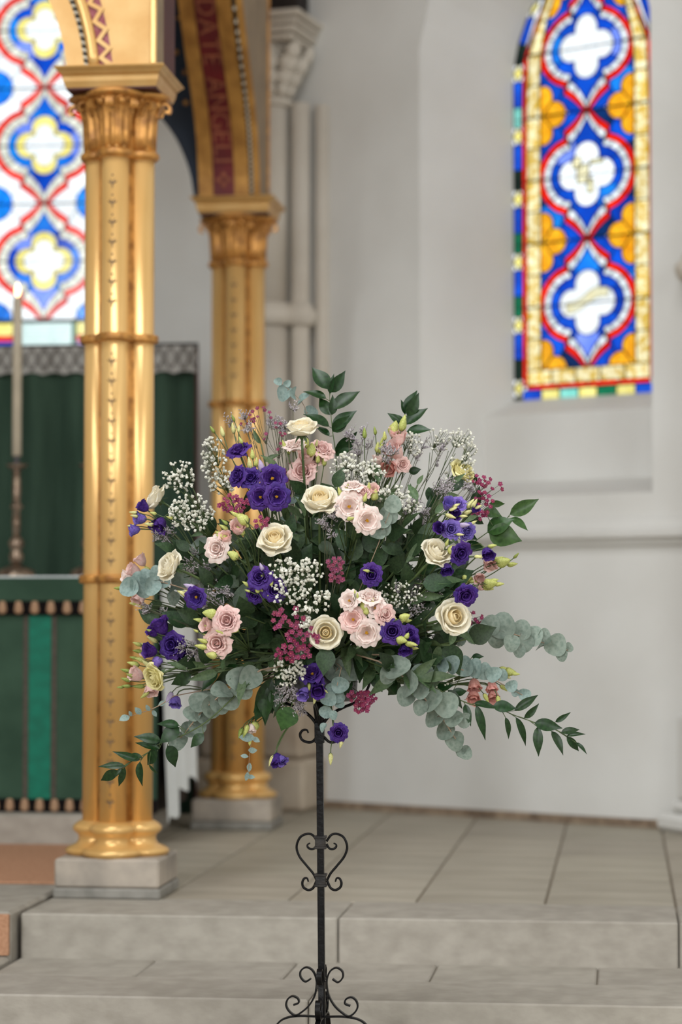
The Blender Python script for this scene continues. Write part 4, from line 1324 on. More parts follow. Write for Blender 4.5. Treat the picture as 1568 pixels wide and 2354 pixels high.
def bud_mesh(m_, fat=.22):
    mb = MB().lathe([(.03, 0), (fat * .62, .06), (fat * .98, .22), (fat, .36), (fat * .82, .58), (fat * .5, .8), (.02, 1.0)], 10, sect=lambda q, r: r * (1 + .12 * math.cos(3 * q)))
    n = len(mb.f)
    for k in range(5):
        q = 2 * PI * k / 5; c, s = math.cos(q), math.sin(q)
        w = .05
        mb.add([(fat * .5 * c - w * s, fat * .5 * s + w * c, .0), (fat * .5 * c + w * s, fat * .5 * s - w * c, .0), (fat * 1.12 * c, fat * 1.12 * s, .34)], [(0, 1, 2)], 1)
    vs = []
    for p in mb.v:
        t = p.z * 1.4; vs.append((p.x * math.cos(t) - p.y * math.sin(t), p.x * math.sin(t) + p.y * math.cos(t), p.z))
    me = newmesh('bud', vs, mb.f, True, mb.m); me.materials.append(m_); me.materials.append(STEMG); return me
BUDS = {'y': bud_mesh(BUDY), 'c': bud_mesh(BUDC, .2), 'g': bud_mesh(BUDG, .2), 'r': bud_mesh(BUDY, .36), 'l': bud_mesh(PLILAC, .24), 'v': bud_mesh(LILAC, .4)}
# lisianthus: inner cup, five ruffled outer petals, stamens
LPO = [(.02, 0), (.26, .22), (.55, .56), (.86, .68), (1.04, .60)]
LPM = [(.02, 0), (.3, .2), (.5, .55), (.62, .82), (.70, .84)]
LPN = [(.02, 0), (.28, .22), (.44, .58), (.50, .86), (.56, .92)]
LPI = [(.02, 0), (.2, .25), (.3, .6), (.30, .9), (.33, .94)]
LPC = [(.02, 0), (.12, .3), (.13, .65), (.06, .9)]
OPEN2 = {(803, 1165), (844, 1197), (626, 1100), (599, 1143), (812, 1424), (843, 1455), (718, 1549), (863, 1398), (803, 1381), (636, 1142), (451, 1373)}
HPO = [(.02, 0), (.30, .2), (.46, .55), (.52, .95), (.62, 1.15)]
HPI = [(.02, 0), (.25, .25), (.36, .6), (.34, 1.08)]
FLM = {}
def lis_meshes(kind):
    if kind in FLM: return FLM[kind]
    m_ = {'p': PINK, 'w': PALEP, 's': SALMON, 'v': PURPLE, 'l': LILAC}[kind]
    out = [petal_mesh('petal', LPO, R(52), m_, .075, .06, 10, 7, seed=1, reflex=.02), petal_mesh('petal', HPO, R(58), m_, .045, .05, 10, 7, seed=2)]
    def cup(profs, open_):
        mb = MB()
        for k, (pr, w, n, ru) in enumerate(profs):
            me = petal_mesh('tmp', pr, w, m_, ru, .03, 8, 6, seed=k * 1.7)
            for i in range(n):
                mm = M.Rotation(2 * PI * i / n + k * .6, 4, 'Z')
                mb.add([mm @ v.co for v in me.vertices], [tuple(p.vertices) for p in me.polygons])
            bpy.data.meshes.remove(me)
        me = newmesh('flower', mb.v, mb.f, True); me.materials.append(m_); return me
    out.append(cup(((LPM, R(58), 6, .06), (LPN, R(62), 5, .05), (LPI, R(80), 4, .03), (LPC, R(120), 2, .01)), 1)); out.append(cup(((HPI, R(80), 4, .03),), 0)); out.append(cup(((LPM, R(62), 5, .05), (LPN, R(60), 3, .04)), 1))
    FLM[kind] = out; return out
mb = MB()
for k in range(9):
    q = k * 2.4; r_ = .035 * math.sqrt(k); c_ = V((r_ * math.cos(q), r_ * math.sin(q), 0))
    mb.tube([c_ * .3 + V((0, 0, .1)), c_ + V((0, 0, .5))], [.012, .02], 5); mb.lathe([(.005, .48), (.045, .51), (.05, .55), (.005, .60)], 6, c_)
STAM_ME = newmesh('stamens', mb.v, mb.f, True); STAM_ME.materials.append(STAM)

def stem_pts(a, b, end_dir=None, sag=.0, n=10):
    a, b = V(a), V(b); L_ = (b - a).length
    c1 = a + (b - a) * .4 + V((0, 0, .10 * L_ - sag))
    c2 = b - (end_dir.normalized() * L_ * .3 if end_dir is not None else (b - a) * .3)
    out = []
    for i in range(n + 1):
        t = i / n; out.append(a * (1 - t) ** 3 + c1 * 3 * t * (1 - t) ** 2 + c2 * 3 * t * t * (1 - t) + b * t ** 3)
    return out
def root_at(p):
    d = (p - ROOT); h = V((d.x, d.y, 0)); h = h.normalized() if h.length > 1e-4 else V((0, -1, 0))
    return ROOT + h * rn.uniform(.02, .07) + V((0, 0, rn.uniform(-.03, .04)))
def leafobj(key, parent, loc, x, z, size): return link('leaf', LM[key], parent, frame_xz(loc, x, z, size))
def rvec(s=1.0): return V((rn.uniform(-s, s), rn.uniform(-s, s), rn.uniform(-s, s)))

# ---------------------------------------------------------------- roses
def rose(px, py, rpx, label, kind='cream', cam=.75, out=.8, up=.1, dirv=None, d=None, open_=1.0):
    p = fp(px, py, d); f = V(dirv).normalized() if dirv else facing(p, cam, out, up)
    s = rpx * KS
    base = p - f * s * .42
    ra = root_at(p)
    o = empty('rose', ra, label, 'rose', 'cream roses in the arrangement')
    roll = rn.uniform(0, 6.28)
    for k, (me, n) in enumerate(rose_meshes(kind)):
        for i in range(n):
            j = 1 + rn.uniform(-.09, .07)
            mw = frame_z(base, f, roll + 2 * PI * i / n + k * .75 + rn.uniform(-.25, .25), s) @ M.Diagonal((j * open_, j * open_, j * rn.uniform(.94, 1.05), 1)) @ M.Rotation(rn.uniform(-.12, .12) * (k / 5), 4, 'Y') @ M.Rotation(rn.uniform(-.12, .12) * (k / 5), 4, 'X')
            link('petal', me, o, mw)
    mb = MB().tube(stem_pts(ra, base, f), .0035, 6); mb.lathe([(.003, -.012), (.008, -.004), (.006, .004)], 8, base); mb.build('stem', STEMG, o, None, True)
    for i in range(4):
        q = 2 * PI * i / 4 + roll; mm = frame_z(base, f, q)
        dx = (mm.to_3x3() @ V((1, 0, 0)))
        link('sepal', LM['mid'], o, frame_xz(base, dx - f * .5, f, s * .75))
    for i in range(2):
        t = stem_pts(ra, base, f); q = t[6 + i]
        leafobj('rose', o, q, (rvec(.6) + f * .2 + V((0, -.3, -.1))), CAMV + rvec(.4), rn.uniform(.05, .065))
    return o
rose(693, 985, 34, 'cream rose crowning the bunch beneath the tall dark-leaved sprig', up=.7, cam=.35)
rose(735, 1151, 40, 'large cream rose beside the open pink flowers in the upper middle', up=.45)
rose(633, 1240, 37, 'cream rose below the cluster of five violet blooms', up=.35)
rose(390, 1301, 33, 'cream rose low against the near golden column above the grey-green leaves', dirv=(-.75, -.55, .3), kind='white')
rose(358, 1145, 30, 'cream rose half behind white gypsophila in front of the golden column', dirv=(-.8, -.3, .5), kind='white', d=.02)
rose(749, 1454, 34, 'cream rose with an apricot heart at the centre beside magenta waxflower', up=0, out=.2, cam=1)
rose(1042, 1419, 37, 'tall cream rose facing the white wall above the drooping eucalyptus', dirv=(.5, -.75, .12))
rose(1002, 1271, 33, 'cream rose among violet blooms on the white wall side', dirv=(.45, -.6, .55), kind='white')
rose(357, 1556, 29, 'lemon tinted rose with a small violet bud before it, lowest on the altar side', kind='lemon', dirv=(-.6, -.6, -.35))
rose(1062, 1085, 30, 'pale lemon rose veiled by gypsophila at the upper edge', kind='lemon', dirv=(.5, -.4, .6), d=-.04)

# ---------------------------------------------------------------- lisianthus sprays
def lisianthus(label, flowers, buds=(), group='lisianthus sprays', d=None, leaves=3, node=.62, cat='lisianthus', st=None):
    """flowers: (px, py, radius px, kind, open 1/0, [direction]); buds: (px, py, length px, kind, angle deg clockwise from up)"""
    pts = [fp(f[0], f[1], d) for f in flowers] + [fp(b[0], b[1], d) for b in buds]
    cen = sum(pts, V()) / len(pts)
    ra = root_at(cen) if st is None else fp(*st)
    nd = ra + (cen - ra) * node + V((0, .02, -.02))
    o = empty('lisianthus', ra, label, cat, group)
    mb = MB(); main = stem_pts(ra, nd); mb.tube(main, .003, 6)
    for f in flowers:
        px, py, r, kind, op = f[:5]
        dd = (dep(px, py) if d is None else d) + rn.uniform(0, .015)
        p = fp(px, py, dd)
        fv = V(f[5]).normalized() if len(f) > 5 else facing(p + rvec(.02), .9 if op else .5, .7, .15)
        s = r * KS * 1.12
        me = lis_meshes(kind); base = p - fv * s * (.5 if op else .6)
        roll = rn.uniform(0, 6.28)
        sc_ = s if op else s * 1.25
        fl_ = link('flower', me[(4 if (px, py) in OPEN2 else 2) if op else 3], o, frame_z(base, fv, roll, sc_))
        for i in range(5):
            j = rn.uniform(.93, 1.07)
            link('petal', me[0 if op else 1], fl_, frame_z(base, fv, roll + .5 + 2 * PI * i / 5 + rn.uniform(-.15, .15), sc_ * j) @ M.Rotation(rn.uniform(-.1, .12), 4, 'Y'))
        if (px, py) in OPEN2: link('stamens', STAM_ME, fl_, frame_z(base, fv, roll, sc_))
        mb.tube(stem_pts(nd, base, fv, n=7), .0018, 5)
    for b in buds:
        px, py, ln, kind, ang = b
        dd = (dep(px, py) if d is None else d) + rn.uniform(.0, .03)
        p = fp(px, py, dd); a = R(ang)
        fv = (V((math.sin(a), 0, math.cos(a))) + CAMV * rn.uniform(.05, .4)).normalized()
        L_ = ln * KS
        base = p - fv * L_ * .5
        link('bud', BUDS[kind], o, frame_z(base, fv, rn.uniform(0, 6), L_))
        mb.tube(stem_pts(nd, base, fv, n=7), .0013, 5)
    for i in range(leaves):
        q = main[5 + i % 5]; leafobj('mid', o, q, (nd - ra).normalized() * .6 + rvec(.7), CAMV + rvec(.5), rn.uniform(.045, .07))
    mb.build('stem', STEMG, o, None, True)
    return o
UPV = (-.1, -.5, .8)
lisianthus('blush lisianthus spray with lime buds just under the topmost cream rose',
           [(676, 1026, 24, 'w', 1, UPV), (740, 1035, 26, 'p', 1, (.4, -.6, .6)), (703, 1057, 22, 'p', 0), (722, 1062, 18, 'p', 1), (697, 1084, 29, 'p', 1, (-.1, -.9, .25))],
           [(653, 1022, 22, 'y', -20), (664, 1034, 22, 'y', 0), (675, 1030, 20, 'y', 5), (706, 1018, 26, 'y', 5), (717, 1034, 34, 'r', 2), (731, 1052, 26, 'y', 5), (746, 1058, 28, 'y', 8), (728, 1018, 18, 'c', 10)], d=.10)
lisianthus('open blush lisianthus with dark yellow-dotted throats beside the large cream rose',
           [(803, 1165, 29, 'w', 1, (.1, -1, .12)), (844, 1197, 28, 'w', 1, (.35, -.9, -.05)), (834, 1133, 19, 'p', 1, (.1, -.7, .5)), (810, 1120, 21, 'w', 1, (0, -.5, .8)), (857, 1130, 15, 'p', 0)],
           [(782, 1132, 26, 'y', -20), (797, 1126, 28, 'y', 15), (848, 1118, 20, 'y', 2), (840, 1143, 22, 'y', 15), (861, 1137, 28, 'r', 15), (820, 1178, 20, 'y', 10), (807, 1192, 20, 'y', 80), (830, 1180, 16, 'g', 10)])
lisianthus('pink lisianthus spray with tall lime buds below the second dark-leaved sprig',
           [(912, 1042, 25, 'p', 0, (-.4, -.6, .5)), (918, 1012, 20, 'p', 0, (.0, -.3, .9)), (898, 1072, 22, 's', 0, (-.2, -.7, -.4)), (925, 1068, 18, 'p', 1, (.5, -.8, .1)), (868, 1062, 15, 'w', 0), (903, 998, 14, 'p', 0)],
           [(907, 985, 38, 'r', 12), (927, 972, 40, 'y', 14), (868, 1028, 26, 'y', 5), (878, 1015, 22, 'y', 10), (884, 1002, 22, 'y', 0), (838, 995, 26, 'g', 0), (862, 990, 20, 'g', -8), (876, 1030, 28, 'y', 20)], d=.05)
lisianthus('pale blush lisianthus with a fan of lime buds between two cream roses',
           [(500, 1262, 27, 'w', 1, (-.25, -.9, .1)), (548, 1218, 20, 'p', 0, (.1, -.6, .5)), (522, 1238, 16, 'p', 0)],
           [(556, 1192, 34, 'r', -55), (540, 1182, 24, 'y', -60), (514, 1212, 24, 'y', -60), (553, 1220, 28, 'y', -40), (511, 1234, 30, 'y', -75), (504, 1226, 22, 'y', -70), (535, 1276, 28, 'r', -60), (516, 1200, 20, 'g', -50), (565, 1205, 20, 'y', -45)])
lisianthus('pair of ruffled pink lisianthus with lime buds on the altar side',
           [(523, 1427, 29, 'p', 1, (-.1, -1, .15)), (500, 1479, 29, 'p', 1, (-.15, -1, .05)), (482, 1437, 18, 'p', 0, (-.6, -.6, .1))],
           [(482, 1410, 34, 'r', -85), (455, 1425, 22, 'y', -80), (494, 1416, 24, 'y', -75), (466, 1473, 26, 'y', -70), (462, 1486, 30, 'y', -80), (475, 1462, 20, 'y', -60), (506, 1453, 22, 'y', -70), (541, 1451, 18, 'y', -120), (486, 1506, 26, 'r', -80), (477, 1441, 18, 'y', -60), (450, 1450, 14, 'y', -60)])
lisianthus('crowd of six blush lisianthus beside the central cream rose',
           [(803, 1381, 21, 'w', 1, (-.3, -.9, .2)), (812, 1424, 26, 'p', 1, (-.1, -1, .1)), (863, 1398, 20, 'w', 1, (.1, -1, .2)), (843, 1455, 29, 'w', 1, (.05, -1, -.15)), (884, 1412, 22, 'p', 1, (.5, -.8, .1)), (850, 1374, 24, 'w', 1, (.1, -.6, .7))],
           [(822, 1369, 14, 'y', 0), (837, 1391, 28, 'r', -10), (856, 1383, 18, 'y', 20), (842, 1404, 18, 'r', 0), (880, 1392, 14, 'y', 20), (825, 1411, 18, 'g', -10), (816, 1360, 10, 'y', 0), (826, 1440, 14, 'g', 10)])
lisianthus('blush lisianthus peeping out behind blue-green leaves before the golden column',
           [(327, 1292, 17, 'p', 0, (-.5, -.2, .8)), (312, 1315, 20, 'p', 0, (-.8, -.3, .4)), (296, 1325, 16, 'w', 0, (-.9, -.3, .1)), (322, 1372, 19, 'p', 0, (-.4, -.5, -.6))],
           [(273, 1352, 24, 'g', -90), (310, 1388, 28, 'y', -85), (326, 1393, 28, 'c', -70), (309, 1373, 16, 'g', -80), (338, 1306, 16, 'y', -60)], d=.0)
lisianthus('dusky pink lisianthus with many green buds, lowest on the altar side',
           [(318, 1553, 21, 'p', 0, (-.7, -.5, .4)), (345, 1582, 19, 'p', 0, (.2, -.5, -.7)), (335, 1500, 12, 'p', 0)],
           [(276, 1580, 16, 'g', -90), (290, 1562, 26, 'g', -75), (301, 1553, 24, 'g', -70), (288, 1541, 24, 'g', -75), (306, 1526, 30, 'y', -75), (322, 1516, 28, 'y', -75), (336, 1525, 30, 'c', -50), (290, 1577, 22, 'g', -90), (318, 1578, 28, 'g', -90), (333, 1597, 26, 'y', -130), (317, 1497, 26, 'g', -80), (307, 1512, 20, 'g', -80), (326, 1483, 30, 'c', -65), (350, 1470, 28, 'c', -60), (315, 1480, 22, 'y', -70)], d=.03)
lisianthus('salmon pink lisianthus hanging with lime buds beside the drooping eucalyptus',
           [(1090, 1571, 19, 's', 0, (.1, -.4, -.8)), (1089, 1598, 19, 's', 0, (.0, -.6, -.7)), (1131, 1573, 16, 's', 0, (.1, -.4, -.8)), (1134, 1596, 17, 's', 0, (.1, -.6, -.7))],
           [(1160, 1537, 24, 'y', 95), (1175, 1545, 28, 'r', 100), (1163, 1555, 26, 'c', 110), (1186, 1549, 20, 'y', 95), (1158, 1582, 22, 'y', 130), (1146, 1612, 26, 'y', 170), (1118, 1605, 24, 'y', 150)], d=.02)
lisianthus('blush lisianthus with long lime buds reaching out over the white wall ledge',
           [(1122, 1290, 18, 'p', 0, (.3, -.6, -.5)), (1101, 1326, 17, 'p', 0, (.2, -.7, -.3)), (1130, 1305, 12, 'p', 0), (1104, 1352, 10, 'p', 0)],
           [(1158, 1291, 34, 'r', 75), (1178, 1297, 26, 'y', 85), (1147, 1284, 24, 'y', 70), (1187, 1277, 18, 'g', 45), (1076, 1331, 30, 'r', 95), (1088, 1337, 22, 'y', 95), (1129, 1341, 34, 'r', 85), (1148, 1343, 24, 'y', 85), (1136, 1334, 22, 'y', 80), (1122, 1352, 28, 'y', 100), (1109, 1280, 22, 'c', 95)], d=.04)
# violet
lisianthus('cluster of six violet lisianthus high on the altar side',
           [(551, 1037, 26, 'v', 1, (-.2, -.5, .8)), (548, 1095, 23, 'v', 1, (-.6, -.7, .3)), (578, 1100, 24, 'v', 1, (-.1, -.9, .4)), (626, 1100, 28, 'v', 1, (.1, -1, .15)), (599, 1143, 26, 'v', 1, (-.1, -1, .05)), (636, 1142, 26, 'v', 1, (.3, -1, -.05))],
           [(574, 1065, 30, 'c', -10), (580, 1044, 24, 'y', -5), (589, 1062, 22, 'y', 5), (600, 1070, 30, 'l', -15), (536, 961, 18, 'g', -20), (536, 984, 26, 'c', -10), (511, 992, 26, 'c', -15), (488, 987, 20, 'g', -35), (549, 986, 18, 'c', 5), (553, 1012, 18, 'y', -25)])
lisianthus('four half-closed violet lisianthus jutting out before the golden column',
           [(333, 1167, 17, 'v', 0, (-.6, -.5, .6)), (327, 1192, 18, 'l', 0, (-.8, -.5, .1)), (369, 1201, 21, 'v', 0, (-.3, -.5, -.7)), (313, 1217, 16, 'l', 0, (-.9, -.4, -.1))],
           [(306, 1178, 20, 'c', -85), (309, 1186, 20, 'c', -80), (302, 1209, 20, 'c', -90), (343, 1205, 24, 'c', -85), (352, 1180, 18, 'y', -75), (390, 1190, 18, 'y', -70)], d=.04)
lisianthus('single violet lisianthus with a lilac bud below the low cream rose',
           [(451, 1373, 23, 'v', 1, (-.2, -.9, -.1))], [(436, 1348, 30, 'l', -70), (420, 1364, 28, 'c', -65), (433, 1362, 22, 'c', -60)])
lisianthus('violet lisianthus dotted with round lime buds beside white gypsophila',
           [(598, 1328, 25, 'v', 1, (-.1, -.9, .3)), (632, 1357, 23, 'v', 1, (.1, -1, 0)), (586, 1367, 19, 'v', 1, (-.2, -.8, -.5))],
           [(582, 1337, 22, 'r', -30), (603, 1322, 14, 'r', 0), (613, 1324, 14, 'r', 10), (566, 1342, 20, 'y', -60), (591, 1356, 16, 'r', -30), (602, 1354, 16, 'r', 0), (624, 1340, 14, 'r', 30), (618, 1368, 10, 'y', 60), (569, 1358, 14, 'y', -70), (601, 1303, 20, 'l', -20)])
lisianthus('violet lisianthus with a cream bud set in dark leaves above the blush crowd',
           [(853, 1322, 23, 'v', 1, (.2, -.9, .0))], [(854, 1305, 26, 'c', -70), (842, 1312, 16, 'y', -80)])
lisianthus('violet lisianthus pair with lime buds next to the blush crowd',
           [(902, 1452, 25, 'v', 1, (.1, -1, .15)), (941, 1459, 20, 'v', 1, (.5, -.8, .2)), (931, 1488, 17, 'v', 0, (.1, -.6, -.7)), (948, 1478, 14, 'v', 0)],
           [(931, 1418, 26, 'r', 70), (921, 1431, 22, 'y', 60), (939, 1427, 18, 'y', 80), (936, 1461, 16, 'r', 30), (924, 1472, 26, 'r', 100), (946, 1481, 30, 'y', 100), (951, 1489, 24, 'y', 100), (903, 1425, 22, 'r', 70)])
lisianthus('group of violet lisianthus opening towards the golden column on the altar side',
           [(397, 1484, 29, 'v', 1, (-.3, -.9, .1)), (372, 1446, 24, 'v', 0, (-.3, -.4, .8)), (354, 1455, 16, 'v', 0, (-.6, -.5, .5)), (350, 1497, 20, 'v', 0, (-.7, -.6, .2)), (418, 1500, 22, 'v', 0, (.5, -.6, -.5))],
           [(361, 1524, 30, 'v', -160), (344, 1450, 20, 'g', -70)], d=.10)
lisianthus('violet lisianthus hanging over the grey bowl below the central rose',
           [(718, 1549, 24, 'v', 1, (-.1, -.8, .5)), (731, 1583, 21, 'v', 0, (.1, -.8, -.4)), (702, 1590, 18, 'l', 0, (-.3, -.6, -.6)), (729, 1568, 15, 'v', 1)],
           [(724, 1605, 28, 'c', -170), (711, 1579, 18, 'y', 180), (748, 1588, 16, 'c', 130), (738, 1574, 12, 'y', 100)], d=.14)
lisianthus('violet lisianthus dangling beside the iron socket with a lime bud',
           [(778, 1684, 20, 'v', 1, (.1, -.9, -.15))], [(785, 1706, 30, 'c', -165), (760, 1745, 28, 'c', 180)], d=.10, leaves=1, node=.75)
lisianthus('violet lisianthus hanging head down on a long bare stem',
           [(637, 1742, 19, 'v', 0, (.15, -.35, -.9)), (645, 1744, 14, 'l', 0, (.5, -.3, -.5))], [(624, 1749, 28, 'c', -155)], d=.10, leaves=0, node=.55)
lisianthus('small violet lisianthus bud drooping above the trailing eucalyptus',
           [(404, 1609, 17, 'l', 0, (-.1, -.5, -.85))], [(389, 1603, 28, 'l', -150)], d=.05, leaves=1)
lisianthus('dense violet lisianthus with cream buds at the edge by magenta waxflower',
           [(1030, 1165, 18, 'l', 0, (.2, -.6, .6)), (1052, 1160, 18, 'l', 1, (.2, -.7, .6)), (1043, 1182, 16, 'v', 0, (.3, -.8, 0)), (1036, 1217, 21, 'l', 1, (.3, -.9, .1)), (1014, 1215, 16, 'v', 0, (-.3, -.8, .1)), (1073, 1222, 19, 'l', 1, (.5, -.7, -.2)), (1090, 1172, 12, 'v', 0)],
           [(1049, 1162, 20, 'c', 65), (1042, 1170, 20, 'c', 70), (1082, 1158, 28, 'c', 35), (1091, 1157, 24, 'c', 30), (1098, 1167, 24, 'c', 60), (1076, 1177, 26, 'c', 70), (1036, 1187, 26, 'c', 110), (1066, 1187, 20, 'c', 90), (1088, 1202, 20, 'c', 60), (1068, 1207, 26, 'l', 90), (1058, 1229, 18, 'c', 95), (1028, 1247, 18, 'y', 20)])
lisianthus('violet lisianthus with a cream bud behind the wall side rose',
           [(1057, 1272, 24, 'v', 1, (.5, -.7, -.2)), (1026, 1304, 17, 'v', 0, (.2, -.6, -.7)), (1119, 1268, 17, 'v', 0, (.3, -.6, -.6))],
           [(1044, 1266, 30, 'r', 100), (1132, 1255, 22, 'y', 80), (1100, 1280, 20, 'c', 95)])
lisianthus('lone violet lisianthus open against the white wall above the tall cream rose',
           [(1070, 1367, 24, 'v', 1, (.3, -.8, -.4))], [], leaves=2)
lisianthus('bunch of lime lisianthus buds hanging below the trailing leaves',
           [(578, 1671, 13, 'w', 0, (.1, -.3, -.9))], [(566, 1678, 26, 'y', -165), (584, 1672, 30, 'r', -165), (553, 1686, 28, 'g', -160), (574, 1702, 26, 'y', 180), (562, 1686, 22, 'g', -165)], d=.07, leaves=4, node=.6)
# ---------------------------------------------------------------- gypsophila, statice, waxflower
ICO = bmesh.new(); bmesh.ops.create_icosphere(ICO, subdivisions=1, radius=1.0)
ICO_V = [v.co.copy() for v in ICO.verts]; ICO_F = [tuple(v.index for v in f.verts) for f in ICO.faces]; ICO.free()
def puff(mb, c, r):
    q = M.Rotation(rn.uniform(0, 6), 3, V((rn.random(), rn.random(), rn.random() + .1)).normalized())
    mb.add([V(c) + q @ (v * (r * (1 + .28 * math.sin(i * 2.3)))) for i, v in enumerate(ICO_V)], ICO_F)
def gypsophila(label, blobs, fpx=4.2, d=None, extra=.012, group='gypsophila sprays'):
    """blobs (cx, cy, rx, ry, n) in the photograph"""
    P0 = [fp(b[0], b[1], d) for b in blobs]; cen = sum(P0, V()) / len(P0)
    ra = root_at(cen); nd = ra + (cen - ra) * .62 + V((0, .015, -.015))
    o = empty('gypsophila', ra, label, 'gypsophila', group)
    st = MB(); fl_ = MB(); st.tube(stem_pts(ra, nd, n=7), .0017, 5)
    for b in blobs:
        c0 = fp(b[0], b[1], (dep(b[0], b[1]) if d is None else d) - .02)
        hub = nd + (c0 - nd) * .55; st.tube([nd, (nd + hub) / 2 + rvec(.006), hub], .0011, 4)
        subs = []
        for i in range(max(3, b[4] // 6)):
            a = rn.uniform(0, 6.28); q = math.sqrt(rn.random()) * .7
            s = fp(b[0] + b[2] * q * math.cos(a), b[1] + b[3] * q * math.sin(a), (dep(b[0], b[1]) if d is None else d) + rn.uniform(-.02, .015))
            s = s + (hub - s) * .3; subs.append(s); st.tube([hub, (hub + s) / 2 + rvec(.004), s], .0008, 4)
        for i in range(int(b[4] * 1.7)):
            a = rn.uniform(0, 6.28); q = math.sqrt(rn.random())
            p = fp(b[0] + b[2] * 1.14 * q ** 1.25 * math.cos(a), b[1] + b[3] * 1.14 * q ** 1.25 * math.sin(a), (dep(b[0], b[1]) if d is None else d) + extra + rn.uniform(-.03, .025))
            s = min(subs, key=lambda v: (v - p).length)
            st.tube([s, (s + p) / 2 + rvec(.003), p], .0005, 3, False)
            puff(fl_, p, fpx * KS * .88 * rn.choice((.55, .8, .95, 1, 1.05, 1.1)))
    st.build('stem', STEMG, o, None, True)
    f = fl_.build('florets', GYPW, o); f['kind'] = 'stuff'
gypsophila('white gypsophila cloud above the four half-closed violet blooms', [(412, 1096, 34, 34, 60)], d=.07)
gypsophila('white gypsophila puff beside magenta waxflower on the altar side', [(440, 1178, 46, 38, 105)], d=.13)
gypsophila('tall white gypsophila plume before the far golden column', [(490, 1055, 26, 46, 60), (510, 1110, 28, 26, 32)], d=.04)
gypsophila('broad white gypsophila cloud over the magenta waxflower in the middle', [(665, 1312, 44, 26, 60), (712, 1315, 28, 28, 34), (660, 1362, 40, 26, 42), (725, 1378, 34, 26, 34), (698, 1415, 22, 24, 26)], 4.4)
gypsophila('white gypsophila cloud between the pink spray and the tall dark sprig', [(800, 1072, 38, 28, 48), (850, 1085, 34, 30, 46)], 4.4, d=.13)
gypsophila('white gypsophila puff behind the small round eucalyptus leaves', [(905, 1140, 34, 22, 36), (945, 1160, 22, 16, 20)], d=.14)
gypsophila('airy white gypsophila standing highest over the white wall', [(1010, 1010, 26, 24, 22), (1058, 1005, 28, 22, 30), (1080, 1042, 16, 30, 22), (1060, 1085, 34, 34, 42)], 3.6, d=-.05)
gypsophila('white gypsophila sprig tucked beside the second dark-leaved sprig', [(955, 1020, 22, 24, 24), (935, 1005, 14, 16, 12)], 3.6, d=.0)
gypsophila('white gypsophila hanging over the bowl below the magenta waxflower', [(665, 1545, 32, 30, 52), (690, 1530, 16, 26, 20)], 4.2, d=.16)
gypsophila('small white gypsophila among grey statice beside the tall cream rose', [(925, 1368, 46, 30, 46), (895, 1385, 24, 18, 16)], 3.2, d=.18)
gypsophila('white gypsophila wisp below the tall cream rose', [(1028, 1492, 28, 26, 30), (1050, 1510, 18, 14, 10)], 3.2, d=.05)
gypsophila('white gypsophila wisp around the drooping eucalyptus and salmon buds', [(1000, 1560, 40, 22, 22)], 3.0, d=.10)

def statice(label, px, py, rx, ry, n, d=None, ang=0.0):
    c = fp(px, py, d); ra = root_at(c); nd = ra + (c - ra) * .55
    o = empty('statice', ra, label, 'statice', 'misty grey statice sprays')
    st = MB(); fl_ = MB(); st.tube(stem_pts(ra, nd, n=6), .0014, 5)
    out = (c - ra).normalized()
    hubs = []
    for i in range(max(4, n // 9)):
        a = rn.uniform(0, 6.28); q = math.sqrt(rn.random()) * .75
        h = fp(px + rx * q * math.cos(a), py + ry * q * math.sin(a), (dep(px, py) if d is None else d) + rn.uniform(-.03, .02))
        st.tube([nd, (nd + h) / 2 + rvec(.008), h], .0008, 4); hubs.append(h)
    for i in range(n):
        h = rn.choice(hubs); e = h + (out * rn.uniform(.2, 1) + rvec(.75)) * .022
        m2 = (h + e) / 2 + rvec(.003); st.tube([h, m2, e], .0005, 3, False)
        side = rvec(1).normalized()
        for k in range(5):
            t = .35 + .65 * k / 4; p = h + (e - h) * t; q = p + side * (.005 * (1 if k % 2 else -1)) + out * .003
            fl_.tube([p, (p + q) / 2, q], [.0006, .0014, .0007], 4)
    st.build('stem', STEMB, o, None, True)
    f = fl_.build('florets', LIMO, o); f['kind'] = 'stuff'
statice('grey statice haze behind the topmost rose', 655, 965, 46, 36, 80, -.03)
statice('grey statice wisp between the violet cluster and the far golden column', 560, 985, 42, 28, 40, 0)
statice('grey statice beside the tall dark sprig above white gypsophila', 818, 1025, 44, 36, 70, .02)
statice('grey statice over the pink spray below the second dark sprig', 888, 1052, 34, 34, 44, .09)
statice('grey statice rising beside airy gypsophila', 985, 1045, 44, 40, 40, -.02)
statice('grey statice mass behind dense violet and cream buds', 1040, 1130, 56, 30, 80, .03)
statice('grey statice thicket between eucalyptus and dense violet', 950, 1180, 46, 44, 70, .08)
statice('grey statice around the lone violet flower and low rose', 440, 1300, 60, 36, 44, .12)
statice('grey statice sprays before dark leaves on the altar side', 500, 1375, 72, 36, 74, .16)
statice('grey statice thread reaching across the golden column', 350, 1408, 48, 10, 24, .02)
statice('grey statice thicket between blush crowd and tall cream rose', 945, 1375, 64, 46, 120, .12)
statice('grey statice tuft hanging under the bowl gypsophila', 665, 1590, 36, 22, 60, .13)
statice('grey statice threads hanging beside the iron arm', 690, 1632, 24, 28, 30, .10)
statice('grey statice flecks below the large cream rose', 760, 1215, 30, 36, 36, .24)
statice('grey statice tuft under half-closed violet blooms', 388, 1240, 34, 36, 40, .05)
statice('grey statice wisps by the cluster of low violet blooms', 430, 1500, 40, 40, 40, .14)
statice('grey statice needles below the tall cream rose', 1022, 1475, 44, 36, 44, .03)

